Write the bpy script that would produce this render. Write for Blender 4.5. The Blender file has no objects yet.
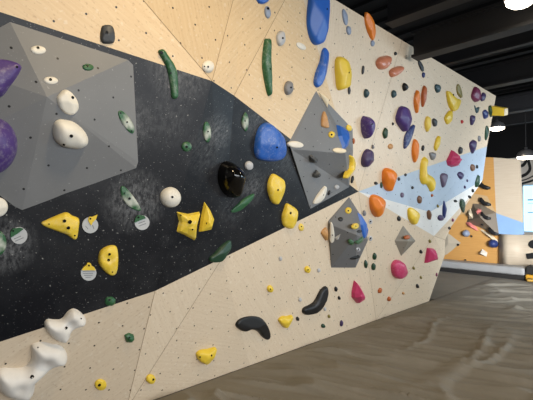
import bpy, bmesh, math, random
from mathutils import Vector, Matrix, noise
from mathutils.bvhtree import BVHTree
from mathutils.geometry import delaunay_2d_cdt

C = bpy.context.scene.collection
random.seed(7)
F = 402.0                       # focal length in pixels of a 533 x 400 frame

# ------------------------------------------------------------------ camera
YAW, PITCH = math.radians(46), math.radians(1.425)
cam_d = bpy.data.cameras.new('camera')
cam_d.sensor_width = 36.0
cam_d.lens = 36.0 * F / 533.0
cam_d.clip_start = 0.05
cam = bpy.data.objects.new('camera', cam_d)
C.objects.link(cam)
cam.location = (0, 0, 1.55)
cam.rotation_euler = (math.pi / 2 + PITCH, 0, YAW)
bpy.context.scene.camera = cam
EYE = Vector((0, 0, 1.55))
ROT = cam.rotation_euler.to_matrix()
ROTI = ROT.transposed()

def ray(px, py):
    return (ROT @ Vector(((px - 266.5) / F, -(py - 200) / F, -1.0))).normalized()

def project(p):
    q = ROTI @ (Vector(p) - EYE)
    return (266.5 + F * q.x / -q.z, 200 - F * q.y / -q.z)

def hit_plane(px, py, o, n):
    d = ray(px, py)
    return EYE + d * ((Vector(o) - EYE).dot(n) / d.dot(n))

# ------------------------------------------------------------------ materials
def lin(c):
    return tuple(((v / 255) / 12.92 if v / 255 <= 0.04045 else ((v / 255 + 0.055) / 1.055) ** 2.4) for v in c) + (1,)

class NT:
    def __init__(self, name):
        self.m = bpy.data.materials.new(name)
        self.m.use_nodes = True
        self.t = self.m.node_tree
        self.b = self.t.nodes['Principled BSDF']
    def n(self, typ, **kw):
        o = self.t.nodes.new(typ)
        for k, v in kw.items():
            setattr(o, k, v)
        return o
    def put(self, sock, v):
        if v is None:
            return
        if hasattr(v, 'node'):
            self.t.links.new(v, sock)
        else:
            sock.default_value = v
    def math(self, op, a, b=None, c=None):
        o = self.n('ShaderNodeMath', operation=op)
        for i, v in enumerate((a, b, c)):
            self.put(o.inputs[i], v)
        return o.outputs[0]
    def mix(self, f, a, b):
        o = self.n('ShaderNodeMix', data_type='RGBA')
        self.put(o.inputs[0], f); self.put(o.inputs[6], a); self.put(o.inputs[7], b)
        return o.outputs[2]
    def noise(self, vec, scale, detail=3, rough=0.5):
        o = self.n('ShaderNodeTexNoise')
        self.put(o.inputs['Vector'], vec)
        o.inputs['Scale'].default_value = scale
        o.inputs['Detail'].default_value = detail
        o.inputs['Roughness'].default_value = rough
        return o.outputs['Fac']
    def ramp(self, f, a, b):
        o = self.n('ShaderNodeMapRange')
        self.put(o.inputs[0], f)
        o.inputs[1].default_value = a
        o.inputs[2].default_value = b
        return o.outputs[0]
    def mapping(self, vec, scale):
        o = self.n('ShaderNodeMapping')
        self.put(o.inputs[0], vec)
        o.inputs['Scale'].default_value = scale
        return o.outputs[0]
    def set(self, **kw):
        for k, v in kw.items():
            self.put(self.b.inputs[k.replace('_', ' ')], v)
        return self.m
    def bump(self, h, strength, dist=0.01):
        o = self.n('ShaderNodeBump')
        o.inputs['Strength'].default_value = strength
        o.inputs['Distance'].default_value = dist
        self.put(o.inputs['Height'], h)
        self.put(self.b.inputs['Normal'], o.outputs[0])

def plain(name, rgb, rough=0.6, metal=0.0, vary=0.12):
    t = NT(name)
    g = t.n('ShaderNodeTexCoord').outputs['Object']
    c = lin(rgb)
    f = t.noise(g, 6, 4)
    d = tuple(v * (1 - vary) for v in c[:3]) + (1,)
    l = tuple(min(1, v * (1 + vary)) for v in c[:3]) + (1,)
    return t.set(Base_Color=t.mix(f, d, l), Roughness=rough, Metallic=metal)

CHALK = []   # filled below: chalk smudges rubbed on the black paint: world point, radius, amount

def tnut(t, uv, pitch_u=0.21, pitch_v=0.145, r=0.0062):
    s = t.n('ShaderNodeSeparateXYZ'); t.put(s.inputs[0], uv)
    u, v = s.outputs[0], s.outputs[1]
    vr = t.math('DIVIDE', v, pitch_v)
    row = t.math('FLOOR', vr)
    off = t.math('MULTIPLY', t.math('FLOORED_MODULO', row, 2.0), 0.5)
    uu = t.math('ADD', t.math('DIVIDE', u, pitch_u), off)
    fx = t.math('MULTIPLY', t.math('SUBTRACT', t.math('FRACT', uu), 0.5), pitch_u)
    fy = t.math('MULTIPLY', t.math('SUBTRACT', t.math('FRACT', vr), 0.5), pitch_v)
    d = t.math('SQRT', t.math('ADD', t.math('MULTIPLY', fx, fx), t.math('MULTIPLY', fy, fy)))
    return t.math('LESS_THAN', d, r)

def wood(name, light, dark, rough=0.45, speck=True, dots=True):
    t = NT(name)
    uv = t.n('ShaderNodeUVMap').outputs[0]
    grain = t.noise(t.mapping(uv, (1.2, 26, 1)), 2.2, 6, 0.6)
    broad = t.noise(uv, 1.1, 3)
    col = t.mix(t.ramp(grain, 0.22, 0.84), lin(dark), lin(light))
    col = t.mix(t.math('MULTIPLY', t.ramp(broad, 0.35, 0.7), 0.25), col, lin(dark))
    if speck:
        s = t.noise(t.mapping(uv, (1, 1.6, 1)), 42, 2)
        col = t.mix(t.math('MULTIPLY', t.ramp(s, 0.60, 0.72), 0.40), col, lin((158, 122, 90)))
        s2 = t.noise(uv, 30, 2)
        col = t.mix(t.math('MULTIPLY', t.ramp(s2, 0.62, 0.7), 0.22), col, lin((244, 238, 226)))
    if dots:
        col = t.mix(tnut(t, uv), col, lin((30, 26, 24)))
    a = t.n('ShaderNodeAttribute', attribute_name='facet_shade').outputs['Fac']
    hs = t.n('ShaderNodeHueSaturation'); t.put(hs.inputs['Color'], col); t.put(hs.inputs['Value'], t.math('ADD', a, 1.0))
    t.bump(grain, 0.12, 0.004)
    return t.set(Base_Color=hs.outputs[0], Roughness=rough)

def paint(name, rgb, rough=0.5, chalk=0.0, dots=True, specks=0.0, dotcol=(12, 12, 13)):
    t = NT(name)
    uv = t.n('ShaderNodeUVMap').outputs[0]
    base = lin(rgb)
    f = t.noise(uv, 2.0, 5, 0.6)
    col = t.mix(f, tuple(v * 0.82 for v in base[:3]) + (1,), tuple(min(1, v * 1.2) for v in base[:3]) + (1,))
    if dots:
        col = t.mix(tnut(t, uv), col, lin(dotcol))
    if specks:
        s = t.noise(uv, 52, 1)
        col = t.mix(t.math('MULTIPLY', t.ramp(s, 0.71, 0.77), specks), col, lin((205, 205, 200)))
        s = t.noise(uv, 120, 1)
        col = t.mix(t.math('MULTIPLY', t.ramp(s, 0.70, 0.78), specks), col, lin((190, 190, 190)))
    if chalk:
        geo = t.n('ShaderNodeNewGeometry').outputs['Position']
        m = None
        for (p, r, a) in CHALK:
            d = t.n('ShaderNodeVectorMath', operation='DISTANCE')
            t.put(d.inputs[0], geo); d.inputs[1].default_value = p
            k = t.math('MULTIPLY', t.ramp(d.outputs['Value'], r, r * 0.1), a)
            m = k if m is None else t.math('MAXIMUM', m, k)
        streak = t.ramp(t.noise(t.mapping(uv, (2.2, 1, 1)), 20, 6, 0.75), 0.42, 0.68)
        haze = t.math('MULTIPLY', t.ramp(t.noise(uv, 1.7, 6, 0.7), 0.42, 0.75), 0.035 * chalk)
        k = t.math('ADD', t.math('MULTIPLY', m, t.math('ADD', t.math('MULTIPLY', streak, 0.6), 0.03)), haze)
        col = t.mix(t.math('MINIMUM', k, 0.85), col, lin((196, 198, 200)))
    return t.set(Base_Color=col, Roughness=rough)

_hm = {}
def hold_mat(key):
    """colour[:chalk]"""
    if key in _hm:
        return _hm[key]
    cname, _, opt = key.partition(':')
    rgb, rough = COL[cname]
    t = NT('hold_' + key.replace(':', '_'))
    tc = t.n('ShaderNodeTexCoord')
    g = tc.outputs['Generated']; ob = tc.outputs['Object']
    c = lin(rgb)
    f = t.noise(ob, 9, 4, 0.6)
    col = t.mix(f, tuple(v * 0.82 for v in c[:3]) + (1,), tuple(min(1, v * 1.15) for v in c[:3]) + (1,))
    if opt == 'chalk':
        d = t.n('ShaderNodeVectorMath', operation='DISTANCE')
        t.put(d.inputs[0], g); d.inputs[1].default_value = (0.5, 0.5, 0.5)
        k = t.ramp(t.math('ADD', d.outputs['Value'], t.math('MULTIPLY', t.math('SUBTRACT', t.noise(ob, 22, 3), 0.5), 0.9)), 0.60, 0.22)
        col = t.mix(t.math('MULTIPLY', k, 0.72), col, lin((214, 214, 204)))
    elif opt == 'dust':
        k = t.ramp(t.noise(ob, 30, 6, 0.75), 0.50, 0.75)
        col = t.mix(t.math('MULTIPLY', k, 0.32), col, lin((214, 212, 204)))
    t.bump(t.noise(ob, 160, 2), 0.12, 0.003)
    _hm[key] = t.set(Base_Color=col, Roughness=rough)
    return _hm[key]

COL = {
    'purple': ((74, 52, 116), 0.42), 'darkpurple': ((66, 52, 92), 0.45), 'white': ((226, 220, 206), 0.5), 'bone': ((228, 222, 212), 0.5),
    'yellow': ((234, 200, 62), 0.42), 'paleyellow': ((238, 206, 90), 0.45), 'green': ((46, 94, 58), 0.42), 'darkgreen': ((34, 66, 46), 0.45), 'black': ((24, 24, 25), 0.5),
    'gloss': ((10, 10, 10), 0.10), 'blue': ((40, 96, 182), 0.4), 'navy': ((44, 58, 112), 0.42), 'greyblue': ((140, 152, 172), 0.45),
    'grey': ((128, 128, 130), 0.5), 'darkgrey': ((62, 64, 66), 0.5), 'palegrey': ((186, 186, 186), 0.5), 'orange': ((230, 128, 38), 0.42), 'salmon': ((204, 128, 96), 0.32),
    'crimson': ((198, 62, 106), 0.45), 'maroon': ((122, 48, 82), 0.42), 'tan': ((190, 140, 84), 0.5), 'brown': ((116, 82, 58), 0.5), 'olive': ((128, 116, 54), 0.5),
    'teal': ((48, 74, 80), 0.45), 'red': ((190, 50, 50), 0.45), 'pink': ((222, 130, 122), 0.45), 'cream': ((232, 216, 184), 0.5), 'mauve': ((104, 92, 116), 0.5),
    'rust': ((176, 92, 42), 0.45),
}

# ------------------------------------------------------------------ mesh helpers
def link(name, verts, faces, mats, parent=None, smooth=False, midx=None, loc=None, uvs=None):
    me = bpy.data.meshes.new(name)
    me.from_pydata([tuple(v) for v in verts], [], faces)
    for m in (mats if isinstance(mats, (list, tuple)) else [mats]):
        me.materials.append(m)
    for i, p in enumerate(me.polygons):
        p.use_smooth = smooth
        if midx:
            p.material_index = midx[i]
    if uvs:
        lay = me.uv_layers.new(name='UVMap')
        for p in me.polygons:
            for li, vi in zip(p.loop_indices, p.vertices):
                lay.data[li].uv = uvs(p.index, me.vertices[vi].co)
    me.update()
    o = bpy.data.objects.new(name, me)
    C.objects.link(o)
    if loc is not None:
        o.location = loc
    if parent:
        o.parent = parent
    return o

def tag(o, label=None, cat=None, group=None, kind=None):
    if label: o['label'] = label
    if cat: o['category'] = cat
    if group: o['group'] = group
    if kind: o['kind'] = kind
    return o

def empty(name, loc):
    o = bpy.data.objects.new(name, None)
    o.empty_display_size = 0.05
    C.objects.link(o)
    o.location = loc
    return o

def recalc(o, outward=True):
    bm = bmesh.new(); bm.from_mesh(o.data)
    bmesh.ops.recalc_face_normals(bm, faces=bm.faces)
    bm.to_mesh(o.data); bm.free()

class MB:
    def __init__(self): self.v, self.f = [], []
    def box(self, lo, hi):
        b = len(self.v)
        for z in (lo[2], hi[2]):
            for x, y in ((lo[0], lo[1]), (hi[0], lo[1]), (hi[0], hi[1]), (lo[0], hi[1])):
                self.v.append((x, y, z))
        self.f += [tuple(b + i for i in q) for q in ((3, 2, 1, 0), (4, 5, 6, 7), (0, 1, 5, 4), (1, 2, 6, 5), (2, 3, 7, 6), (3, 0, 4, 7))]
        return self
    def lathe(self, c, prof, n=24, closed=True):
        b = len(self.v)
        for r, z in prof:
            for k in range(n):
                a = 2 * math.pi * k / n
                self.v.append((c[0] + r * math.cos(a), c[1] + r * math.sin(a), c[2] + z))
        for i in range(len(prof) - 1):
            for k in range(n):
                a, d = b + i * n + k, b + i * n + (k + 1) % n
                self.f.append((a, d, d + n, a + n))
        if closed:
            self.f.append(tuple(b + k for k in reversed(range(n))))
            self.f.append(tuple(b + (len(prof) - 1) * n + k for k in range(n)))
        return self
    def build(self, name, mat, parent=None, loc=None, smooth=False):
        return link(name, self.v, self.f, mat, parent, smooth, loc=loc)

# ------------------------------------------------------------------ the main climbing wall: faceted plywood, leaning over the mat
W0 = Vector((-3.02, 0, 0))
WN = Vector((1, 0, -0.252)).normalized()
WV = Vector((0.252, 0, 1)).normalized()
ZT = 3.45

def wp(px, py, off=0.0):
    return hit_plane(px, py, W0 + WN * off, WN)
def on_z(px, z):
    """point of the wall plane at height z that is seen in picture column px"""
    lo, hi = -3.0, 30.0
    x = W0.x + 0.252 * z
    for _ in range(60):
        m = (lo + hi) / 2
        q = ROTI @ (Vector((x, m, z)) - EYE)
        if q.z > -0.02 or 266.5 + F * q.x / -q.z < px: lo = m
        else: hi = m
    return Vector((x, lo, z))

V = dict(
    tl=on_z(-150, ZT), s1=on_z(-60, ZT), s2=on_z(247, ZT), s3=on_z(297, ZT), m=on_z(402, ZT), tr=wp(496, 96),
    a=wp(-150, -37), b=wp(212, 81, .13), c=wp(234, 95.5, .10), D=wp(358.5, 191.5, .02), P1=wp(403, 175, .03), Q=wp(487, 146.5),
    f=wp(-150, 391), e=wp(155, 291, .13), e2=wp(222, 258.3, .08), g=wp(409, 206, .07), G=wp(430, 212, .11), H=wp(434, 236, .10),
    r1=wp(482.5, 180), r2=wp(475.5, 191), r3=wp(451, 227), r4=wp(445, 240), r5=wp(444.5, 256), r6=on_z(429, .005),
    bl=on_z(-150, .005), eb=on_z(126, .005), j=on_z(376, .005), bm=on_z(250, .005),
)
names = list(V)
WOOD_U, WOOD_L, BLACK, GREYBLUE, WHITE = range(5)
FACETS = [
    (('tl', 'a', 'b', 's1'), WOOD_U, 25), (('s1', 'b', 's2'), WOOD_U, 70), (('s2', 'b', 'c', 's3'), WOOD_U, -50),
    (('s3', 'c', 'D'), WOOD_U, 15), (('s3', 'D', 'm'), WOOD_L, 80), (('m', 'D', 'P1'), WOOD_L, 40), (('m', 'P1', 'Q', 'tr'), WOOD_L, 10),
    (('a', 'f', 'e', 'b'), BLACK, 0), (('b', 'e', 'e2', 'D', 'c'), BLACK, 35),
    (('f', 'bl', 'eb', 'e'), WOOD_L, -35), (('e', 'eb', 'e2'), WOOD_L, 60), (('e2', 'eb', 'bm'), WOOD_L, 20), (('e2', 'bm', 'j', 'D'), WOOD_L, 48),
    (('D', 'g', 'P1'), GREYBLUE, 0), (('P1', 'g', 'G', 'r1', 'Q'), GREYBLUE, 20),
    (('D', 'H', 'G', 'g'), WHITE, 0), (('G', 'H', 'r2', 'r1'), WHITE, 0),
    (('D', 'j', 'H'), WOOD_L, 75), (('H', 'j', 'r6', 'r5', 'r4'), WOOD_L, 5), (('H', 'r4', 'r3', 'r2'), WOOD_L, -30),
]

CHALK += [(wp(x, y), r, a) for x, y, r, a in [
    (126, 123, .22, .5), (130, 198, .26, .8), (172, 70, .28, .6), (207, 132, .20, .9), (190, 145, .16, .35), (246, 122, .16, .5), (247, 185, .20, .55),
    (158, 236, .14, .7), (167, 246, .10, .7), (178, 245, .10, .6), (1, 243, .2, .8), (196, 148, .25, .3), (280, 155, .3, .2), (160, 120, .25, .25), (225, 210, .2, .25), (95, 90, .2, .3)]]

M_wood_u = wood('plywood_honey', (226, 202, 162), (208, 178, 136))
M_wood_l = wood('plywood_pale', (228, 211, 186), (212, 192, 164))
M_black = paint('black_paint', (12, 14, 20), 0.42, chalk=1.0, specks=0.42)
M_black.node_tree.nodes['Principled BSDF'].inputs['Specular IOR Level'].default_value = 0.3
M_greyblue = paint('blue_grey_paint', (172, 188, 204), 0.5, specks=0.2)
M_white = paint('white_paint', (224, 224, 220), 0.5, dotcol=(90, 88, 84))

def facet_uv(faces, verts_of, angs, o=W0, n=WN, vdir=WV):
    udir = vdir.cross(n).normalized()
    def uv(i, co):
        a = math.radians(angs[i])
        d = Vector(co) - o
        u, v = d.dot(udir), d.dot(vdir)
        return (u * math.cos(a) - v * math.sin(a), u * math.sin(a) + v * math.cos(a))
    return uv

wv = [V[k] for k in names]
wf = [tuple(names.index(k) for k in f[0]) for f in FACETS]
tri_f, tri_m, tri_a = [], [], []
for f, m, a in zip(wf, [x[1] for x in FACETS], [x[2] for x in FACETS]):
    tri_f.append(f); tri_m.append(m); tri_a.append(a)
wall_left = link('wall_left', wv, tri_f, [M_wood_u, M_wood_l, M_black, M_greyblue, M_white], midx=tri_m,
                 uvs=facet_uv(tri_f, None, tri_a))
tag(wall_left, 'leaning faceted plywood climbing wall with a black painted band', 'wall', kind='structure')
bm = bmesh.new(); bm.from_mesh(wall_left.data)
bmesh.ops.recalc_face_normals(bm, faces=bm.faces)
if sum((f.normal.dot(WN) * f.calc_area() for f in bm.faces)) < 0:
    bmesh.ops.reverse_faces(bm, faces=bm.faces)
bmesh.ops.triangulate(bm, faces=[f for f in bm.faces if len(f.verts) > 3])
bm.to_mesh(wall_left.data); bm.free()
FACET_SHADE = [.05, -.10, -.03, .02, 0, -.02, .02, 0, 0, -.05, .03, -.02, .02, 0, 0, 0, 0, -.02, .03, -.03]  # per-facet shading painted into the plywood colour, by how facets face the light
at_ = wall_left.data.attributes.new('facet_shade', 'FLOAT', 'FACE')
for p in wall_left.data.polygons:
    c_ = p.center
    best = min(range(len(wf)), key=lambda i: 0 if tri_m[i] == p.material_index and set(p.vertices) <= set(wf[i]) else 1)
    at_.data[p.index].value = FACET_SHADE[best]
# dark joints between the plywood sheets
jv, jf = [], []
for a_, b_ in (('s1', 'b'), ('s2', 'b'), ('s3', 'c'), ('m', 'D'), ('f', 'bl'), ('e', 'eb'), ('e2', 'eb'), ('D', 'j'), ('H', 'j'), ('H', 'r4')):
    p0, p1 = V[a_], V[b_]
    w_ = (p1 - p0).normalized().cross(WN).normalized() * .0017
    b = len(jv)
    jv += [p0 - w_ + WN * .0012, p0 + w_ + WN * .0012, p1 + w_ + WN * .0012, p1 - w_ + WN * .0012]
    jf.append((b, b + 1, b + 2, b + 3))
p0, p1 = wp(-30, 318, .03), wp(68, 404, .03)
link('panel_joint', jv, jf, plain('joint_dark', (140, 116, 90), .8), parent=wall_left)
sol = wall_left.modifiers.new('thickness', 'SOLIDIFY'); sol.thickness = 0.09; sol.offset = -1

SURF_V, SURF_F = [], []
def add_surf(verts, faces):
    b = len(SURF_V)
    SURF_V.extend(Vector(v) for v in verts)
    SURF_F.extend(tuple(b + i for i in f) for f in faces)
add_surf([v.co for v in wall_left.data.vertices], [tuple(p.vertices) for p in wall_left.data.polygons])
BVH = None
def refresh():
    global BVH
    BVH = BVHTree.FromPolygons(SURF_V, SURF_F)
refresh()

def surf(px, py):
    d = ray(px, py)
    h, n, i, dist = BVH.ray_cast(EYE, d)
    if h is None:
        h, n = wp(px, py), WN.copy()
    if n.dot(d) > 0: n = -n
    return h, n
# ------------------------------------------------------------------ grey plywood volumes screwed on the wall
M_vol = paint('grey_volume_paint', (116, 117, 118), 0.55, specks=0.25)
M_vol_dark = paint('dark_grey_volume_paint', (106, 106, 106), 0.55, specks=0.2)
M_vol_tan = paint('taupe_volume_paint', (134, 126, 112), 0.55, specks=0.15)

def volume(label, base, inner, faces, mat, group='grey volumes on the main wall', back=0.001):
    """base: outline on the wall (pixels), inner: (px, py, height), faces index base first, then inner"""
    cx = sum(p[0] for p in base) / len(base); cy = sum(p[1] for p in base) / len(base)
    h, n = surf(cx, cy)
    vs = []
    for q in base:
        hp, hn = surf(*q[:2])
        vs.append(hp + WN * .0015)
    for px, py, off in inner:
        hp, hn = surf(px, py)
        vs.append(hit_plane(px, py, hp + WN * off, WN))
    nb = len(base)
    faces = [(f[0], f[k], f[k + 1]) for f in faces for k in range(1, len(f) - 1)]
    add_surf(vs, faces)
    allv = [v - h for v in vs]
    allf = list(faces)
    o = link('volume', allv, allf, mat, loc=h, uvs=facet_uv(allf, None, [0] * len(allf), o=-h + W0 - h))
    recalc(o)
    if sum(f.normal.dot(WN) * f.area for f in o.data.polygons) < 0:
        o.data.flip_normals()
    tag(o, label, 'climbing volume', group)
    bev = o.modifiers.new('edge', 'BEVEL'); bev.width = 0.006; bev.segments = 2; bev.limit_method = 'ANGLE'
    return o

volume('huge smooth grey pyramid volume on the black paint with white discs bolted on',
       [(10, 22), (128, 60), (133, 65), (138, 162), (136, 168), (22, 210), (14, 206), (-60, 150), (-60, 60)],
       [(47, 97, .13)], [(0, 1, 9), (1, 2, 3, 9), (3, 4, 9), (4, 5, 9), (5, 6, 9), (6, 7, 9), (7, 8, 9), (8, 0, 9)], M_vol)
volume('tall grey kite-shaped volume rising over the black edge, crowded with small holds',
       [(317, 92.5), (352.5, 129), (353, 152), (349, 187), (310, 209), (288, 143)],
       [(345.5, 153.5, .16), (291, 149, .03)], [(0, 1, 2, 6), (0, 6, 7, 5), (7, 6, 3, 4), (5, 7, 4), (6, 2, 3)], M_vol)
volume('medium grey faceted volume under the black tip with a flat bottom edge',
       [(349, 197), (361, 216), (368, 240), (355.5, 267.5), (331, 267.5), (328, 221)],
       [(357, 235, .22), (329.5, 224, .03)], [(0, 1, 6), (1, 2, 6), (0, 6, 7, 5), (7, 6, 4), (5, 7, 4), (6, 2, 3, 4)], M_vol_dark)
volume('small taupe diamond volume between the orange and crimson holds',
       [(403, 225.5), (415.5, 241), (401, 256), (394.5, 241)],
       [(408, 241.5, .07)], [(0, 1, 4), (1, 2, 4), (2, 3, 4), (3, 0, 4)], M_vol_tan)
refresh()

# ------------------------------------------------------------------ climbing holds
M_bolt = plain('bolt_black', (14, 14, 14), 0.4, 0.6)
M_washer = plain('bolt_steel', (150, 150, 150), 0.35, 0.9)

def ell(cx, cy, rx, ry, ang=0, n=14):
    a = math.radians(ang)
    return [(cx + rx * math.cos(t) * math.cos(a) - ry * math.sin(t) * math.sin(a),
             cy + rx * math.cos(t) * math.sin(a) + ry * math.sin(t) * math.cos(a)) for t in [2 * math.pi * k / n for k in range(n)]]

def smooth_closed(p, sub):
    out, n = [], len(p)
    for i in range(n):
        a, b, c, d = p[i - 1], p[i], p[(i + 1) % n], p[(i + 2) % n]
        for k in range(sub):
            t = k / sub
            out.append(tuple(0.5 * (2 * b[j] + (c[j] - a[j]) * t + (2 * a[j] - 5 * b[j] + 4 * c[j] - d[j]) * t * t
                                    + (3 * b[j] - a[j] - 3 * c[j] + d[j]) * t ** 3) for j in (0, 1)))
    return out

def resample(p, n):
    L = [0.0]
    q = p + [p[0]]
    for i in range(len(p)):
        L.append(L[-1] + math.hypot(q[i + 1][0] - q[i][0], q[i + 1][1] - q[i][1]))
    out, k = [], 0
    for s in range(n):
        t = L[-1] * s / n
        while L[k + 1] < t: k += 1
        f = (t - L[k]) / max(1e-9, L[k + 1] - L[k])
        out.append((q[k][0] + (q[k + 1][0] - q[k][0]) * f, q[k][1] + (q[k + 1][1] - q[k][1]) * f))
    return out

def seg_dist(p, poly):
    best = 1e9
    for i in range(len(poly)):
        ax, ay = poly[i - 1]; bx, by = poly[i]
        dx, dy = bx - ax, by - ay
        l2 = dx * dx + dy * dy
        t = 0 if l2 == 0 else max(0, min(1, ((p[0] - ax) * dx + (p[1] - ay) * dy) / l2))
        best = min(best, (p[0] - ax - t * dx) ** 2 + (p[1] - ay - t * dy) ** 2)
    return math.sqrt(best)

def inside(p, poly):
    r = False
    for i in range(len(poly)):
        (x1, y1), (x2, y2) = poly[i - 1], poly[i]
        if (y1 > p[1]) != (y2 > p[1]) and p[0] < (x2 - x1) * (p[1] - y1) / (y2 - y1) + x1:
            r = not r
    return r

def round_shell(poly, R, cells):
    """poly in metres; returns 2D points, triangles, edge distance, boundary count"""
    xs = [p[0] for p in poly]; ys = [p[1] for p in poly]
    s = R / cells
    bnd = resample(poly, max(12, min(90, int(sum(math.hypot(poly[i][0] - poly[i - 1][0], poly[i][1] - poly[i - 1][1]) for i in range(len(poly))) / (s * 0.8)))))
    pts, nb = list(bnd), len(bnd)
    area2 = sum(bnd[i - 1][0] * bnd[i][1] - bnd[i][0] * bnd[i - 1][1] for i in range(nb))
    sg = 1 if area2 > 0 else -1
    for k_, need in ((.3, .22), (.85, .65)):
        for i in range(nb):
            (x0, y0), (x1, y1) = bnd[i - 1], bnd[(i + 1) % nb]
            L = math.hypot(x1 - x0, y1 - y0) or 1
            q = (bnd[i][0] - (y1 - y0) / L * s * k_ * sg, bnd[i][1] + (x1 - x0) / L * s * k_ * sg)
            if inside(q, bnd) and seg_dist(q, bnd) > s * need:
                pts.append(q)
    y, r = min(ys), 0
    while y < max(ys):
        x = min(xs) + (s / 2 if r % 2 else 0)
        while x < max(xs):
            if inside((x, y), bnd) and seg_dist((x, y), bnd) > s * 1.25:
                pts.append((x, y))
            x += s
        y += s * 0.87; r += 1
    v, e, f, ov, oe, of = delaunay_2d_cdt([Vector(p) for p in pts], [], [list(range(nb))], 1, 1e-7)
    v = [(q.x, q.y) for q in v]
    return v, [tuple(t) for t in f], [0.0 if i < nb else seg_dist(q, bnd) for i, q in enumerate(v)], nb

def hold(color, label, pts, h=0.6, bolts=(), style='round', apex=None, dents=(), fac=1, name='climbing_hold', group=None, cat='climbing hold', cells=None, smooth=True):
    cx = (min(p[0] for p in pts) + max(p[0] for p in pts)) / 2
    cy = (min(p[1] for p in pts) + max(p[1] for p in pts)) / 2
    o, n = surf(cx, cy)
    up = (Vector((0, 0, 1)) - n * n.z).normalized()
    e1 = up.cross(n).normalized(); e2 = up
    def to_ab(q):
        d = hit_plane(q[0], q[1], o, n) - o
        return (d.dot(e1), d.dot(e2))
    def world(a, b, hh): return o + e1 * a + e2 * b + n * hh
    size = max(max(p[0] for p in pts) - min(p[0] for p in pts), max(p[1] for p in pts) - min(p[1] for p in pts))
    if style == 'round':
        px_poly = smooth_closed(list(pts), 4) if smooth else list(pts)
        poly = [to_ab(q) for q in px_poly]
        xs = [p[0] for p in poly]; ys = [p[1] for p in poly]
        R = 0
        for i in range(1, 12):
            for k in range(1, 12):
                q = (min(xs) + (max(xs) - min(xs)) * i / 12, min(ys) + (max(ys) - min(ys)) * k / 12)
                if inside(q, poly): R = max(R, seg_dist(q, poly))
        cl = cells or (5.5 if size > 22 else 4 if size > 9 else 2.6)
        v2, tris, dist, nb = round_shell(poly, R, cl)
        Hh = R * 1.25 * h
        hs = []
        for (a, b), d in zip(v2, dist):
            t = min(1, d / (R * 0.9))
            z = Hh * (1 - (1 - t) ** 2.4) ** 0.6
            z *= 1 + 0.12 * noise.noise(Vector((a, b, cx)) * (0.9 / R)) if d > 0 else 1
            hs.append(z)
        rnd = random.Random(int(cx * 7 + cy * 13))
        if fac and size > 5:
            ca, cb = sum(a for a, b in v2) / len(v2), sum(b for a, b in v2) / len(v2)
            th = rnd.uniform(0, 6.3)
            for kk in range(4):
                ux, uy = math.cos(th), math.sin(th)
                ext = max((a - ca) * ux + (b - cb) * uy for a, b in v2)
                top_, low_ = rnd.uniform(.86, 1.0), rnd.uniform(.28, .55)
                for i, (a, b) in enumerate(v2):
                    q = ((a - ca) * ux + (b - cb) * uy) / ext
                    hs[i] = min(hs[i], max(0, Hh * (top_ - (top_ - low_) * max(q, -.3))))
                th += rnd.uniform(1.2, 1.9)
        for dx, dy, dr, dd in dents:
            da, db = to_ab((dx, dy)); ra = (Vector(to_ab((dx + dr, dy))) - Vector((da, db))).length
            rb = (Vector(to_ab((dx, dy + dr))) - Vector((da, db))).length
            for i, (a, b) in enumerate(v2):
                k = ((a - da) / ra) ** 2 + ((b - db) / rb) ** 2
                hs[i] *= 1 - dd * math.exp(-k * 1.4)
        verts = [(a, b, z) for (a, b), z in zip(v2, hs)]
    else:
        poly = [to_ab(q) for q in pts]
        nb = len(poly)
        ap = to_ab(apex) if apex else (sum(p[0] for p in poly) / nb, sum(p[1] for p in poly) / nb)
        R = max(1e-3, sum(math.hypot(p[0] - ap[0], p[1] - ap[1]) for p in poly) / nb)
        Hh = R * h
        verts = [(p[0], p[1], 0.0) for p in poly]
        verts += [(ap[0] + (p[0] - ap[0]) * 0.86, ap[1] + (p[1] - ap[1]) * 0.86, Hh * 0.42) for p in poly]
        verts += [(ap[0] + (p[0] - ap[0]) * 0.34, ap[1] + (p[1] - ap[1]) * 0.34, Hh * (0.92 + 0.1 * math.sin(3 * i + cx))) for i, p in enumerate(poly)]
        verts += [(ap[0], ap[1], Hh)]
        tris = []
        for ring in (0, nb):
            for i in range(nb):
                k = (i + 1) % nb
                tris.append((ring + i, ring + k, ring + nb + k, ring + nb + i))
        tris += [(2 * nb + i, 2 * nb + (i + 1) % nb, 3 * nb) for i in range(nb)]
    # keep the hold's outline, seen from where the photograph was taken, the size of the outline measured on it
    tx0, tx1 = min(p[0] for p in pts), max(p[0] for p in pts)
    ty0, ty1 = min(p[1] for p in pts), max(p[1] for p in pts)
    if style == 'round':
        tx0, tx1 = min(p[0] for p in px_poly), max(p[0] for p in px_poly)
        ty0, ty1 = min(p[1] for p in px_poly), max(p[1] for p in px_poly)
    qs = [project(world(a, b, 0)) for a, b, z in verts]
    zs = [z for a, b, z in verts]
    S, T = [1.0, 1.0], [0.0, 0.0]
    c0 = ((tx0 + tx1) / 2, (ty0 + ty1) / 2)
    for it in range(9):
        ab = [to_ab((c0[0] + (q[0] - c0[0]) * S[0] + T[0], c0[1] + (q[1] - c0[1]) * S[1] + T[1])) for q in qs]
        pr = [project(world(a, b, z)) for (a, b), z in zip(ab, zs)]
        x0, x1 = min(p[0] for p in pr), max(p[0] for p in pr)
        y0, y1 = min(p[1] for p in pr), max(p[1] for p in pr)
        if it == 8: break
        for k, (p0, p1, t0, t1) in enumerate(((x0, x1, tx0, tx1), (y0, y1, ty0, ty1))):
            S[k] *= min(1.25, max(0.6, (t1 - t0) / (p1 - p0)))
            T[k] += (t0 + t1 - p0 - p1) / 2
        if min(S) < 0.55:
            S = [max(0.55, s) for s in S]
            zs = [z * 0.75 for z in zs]
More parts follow.
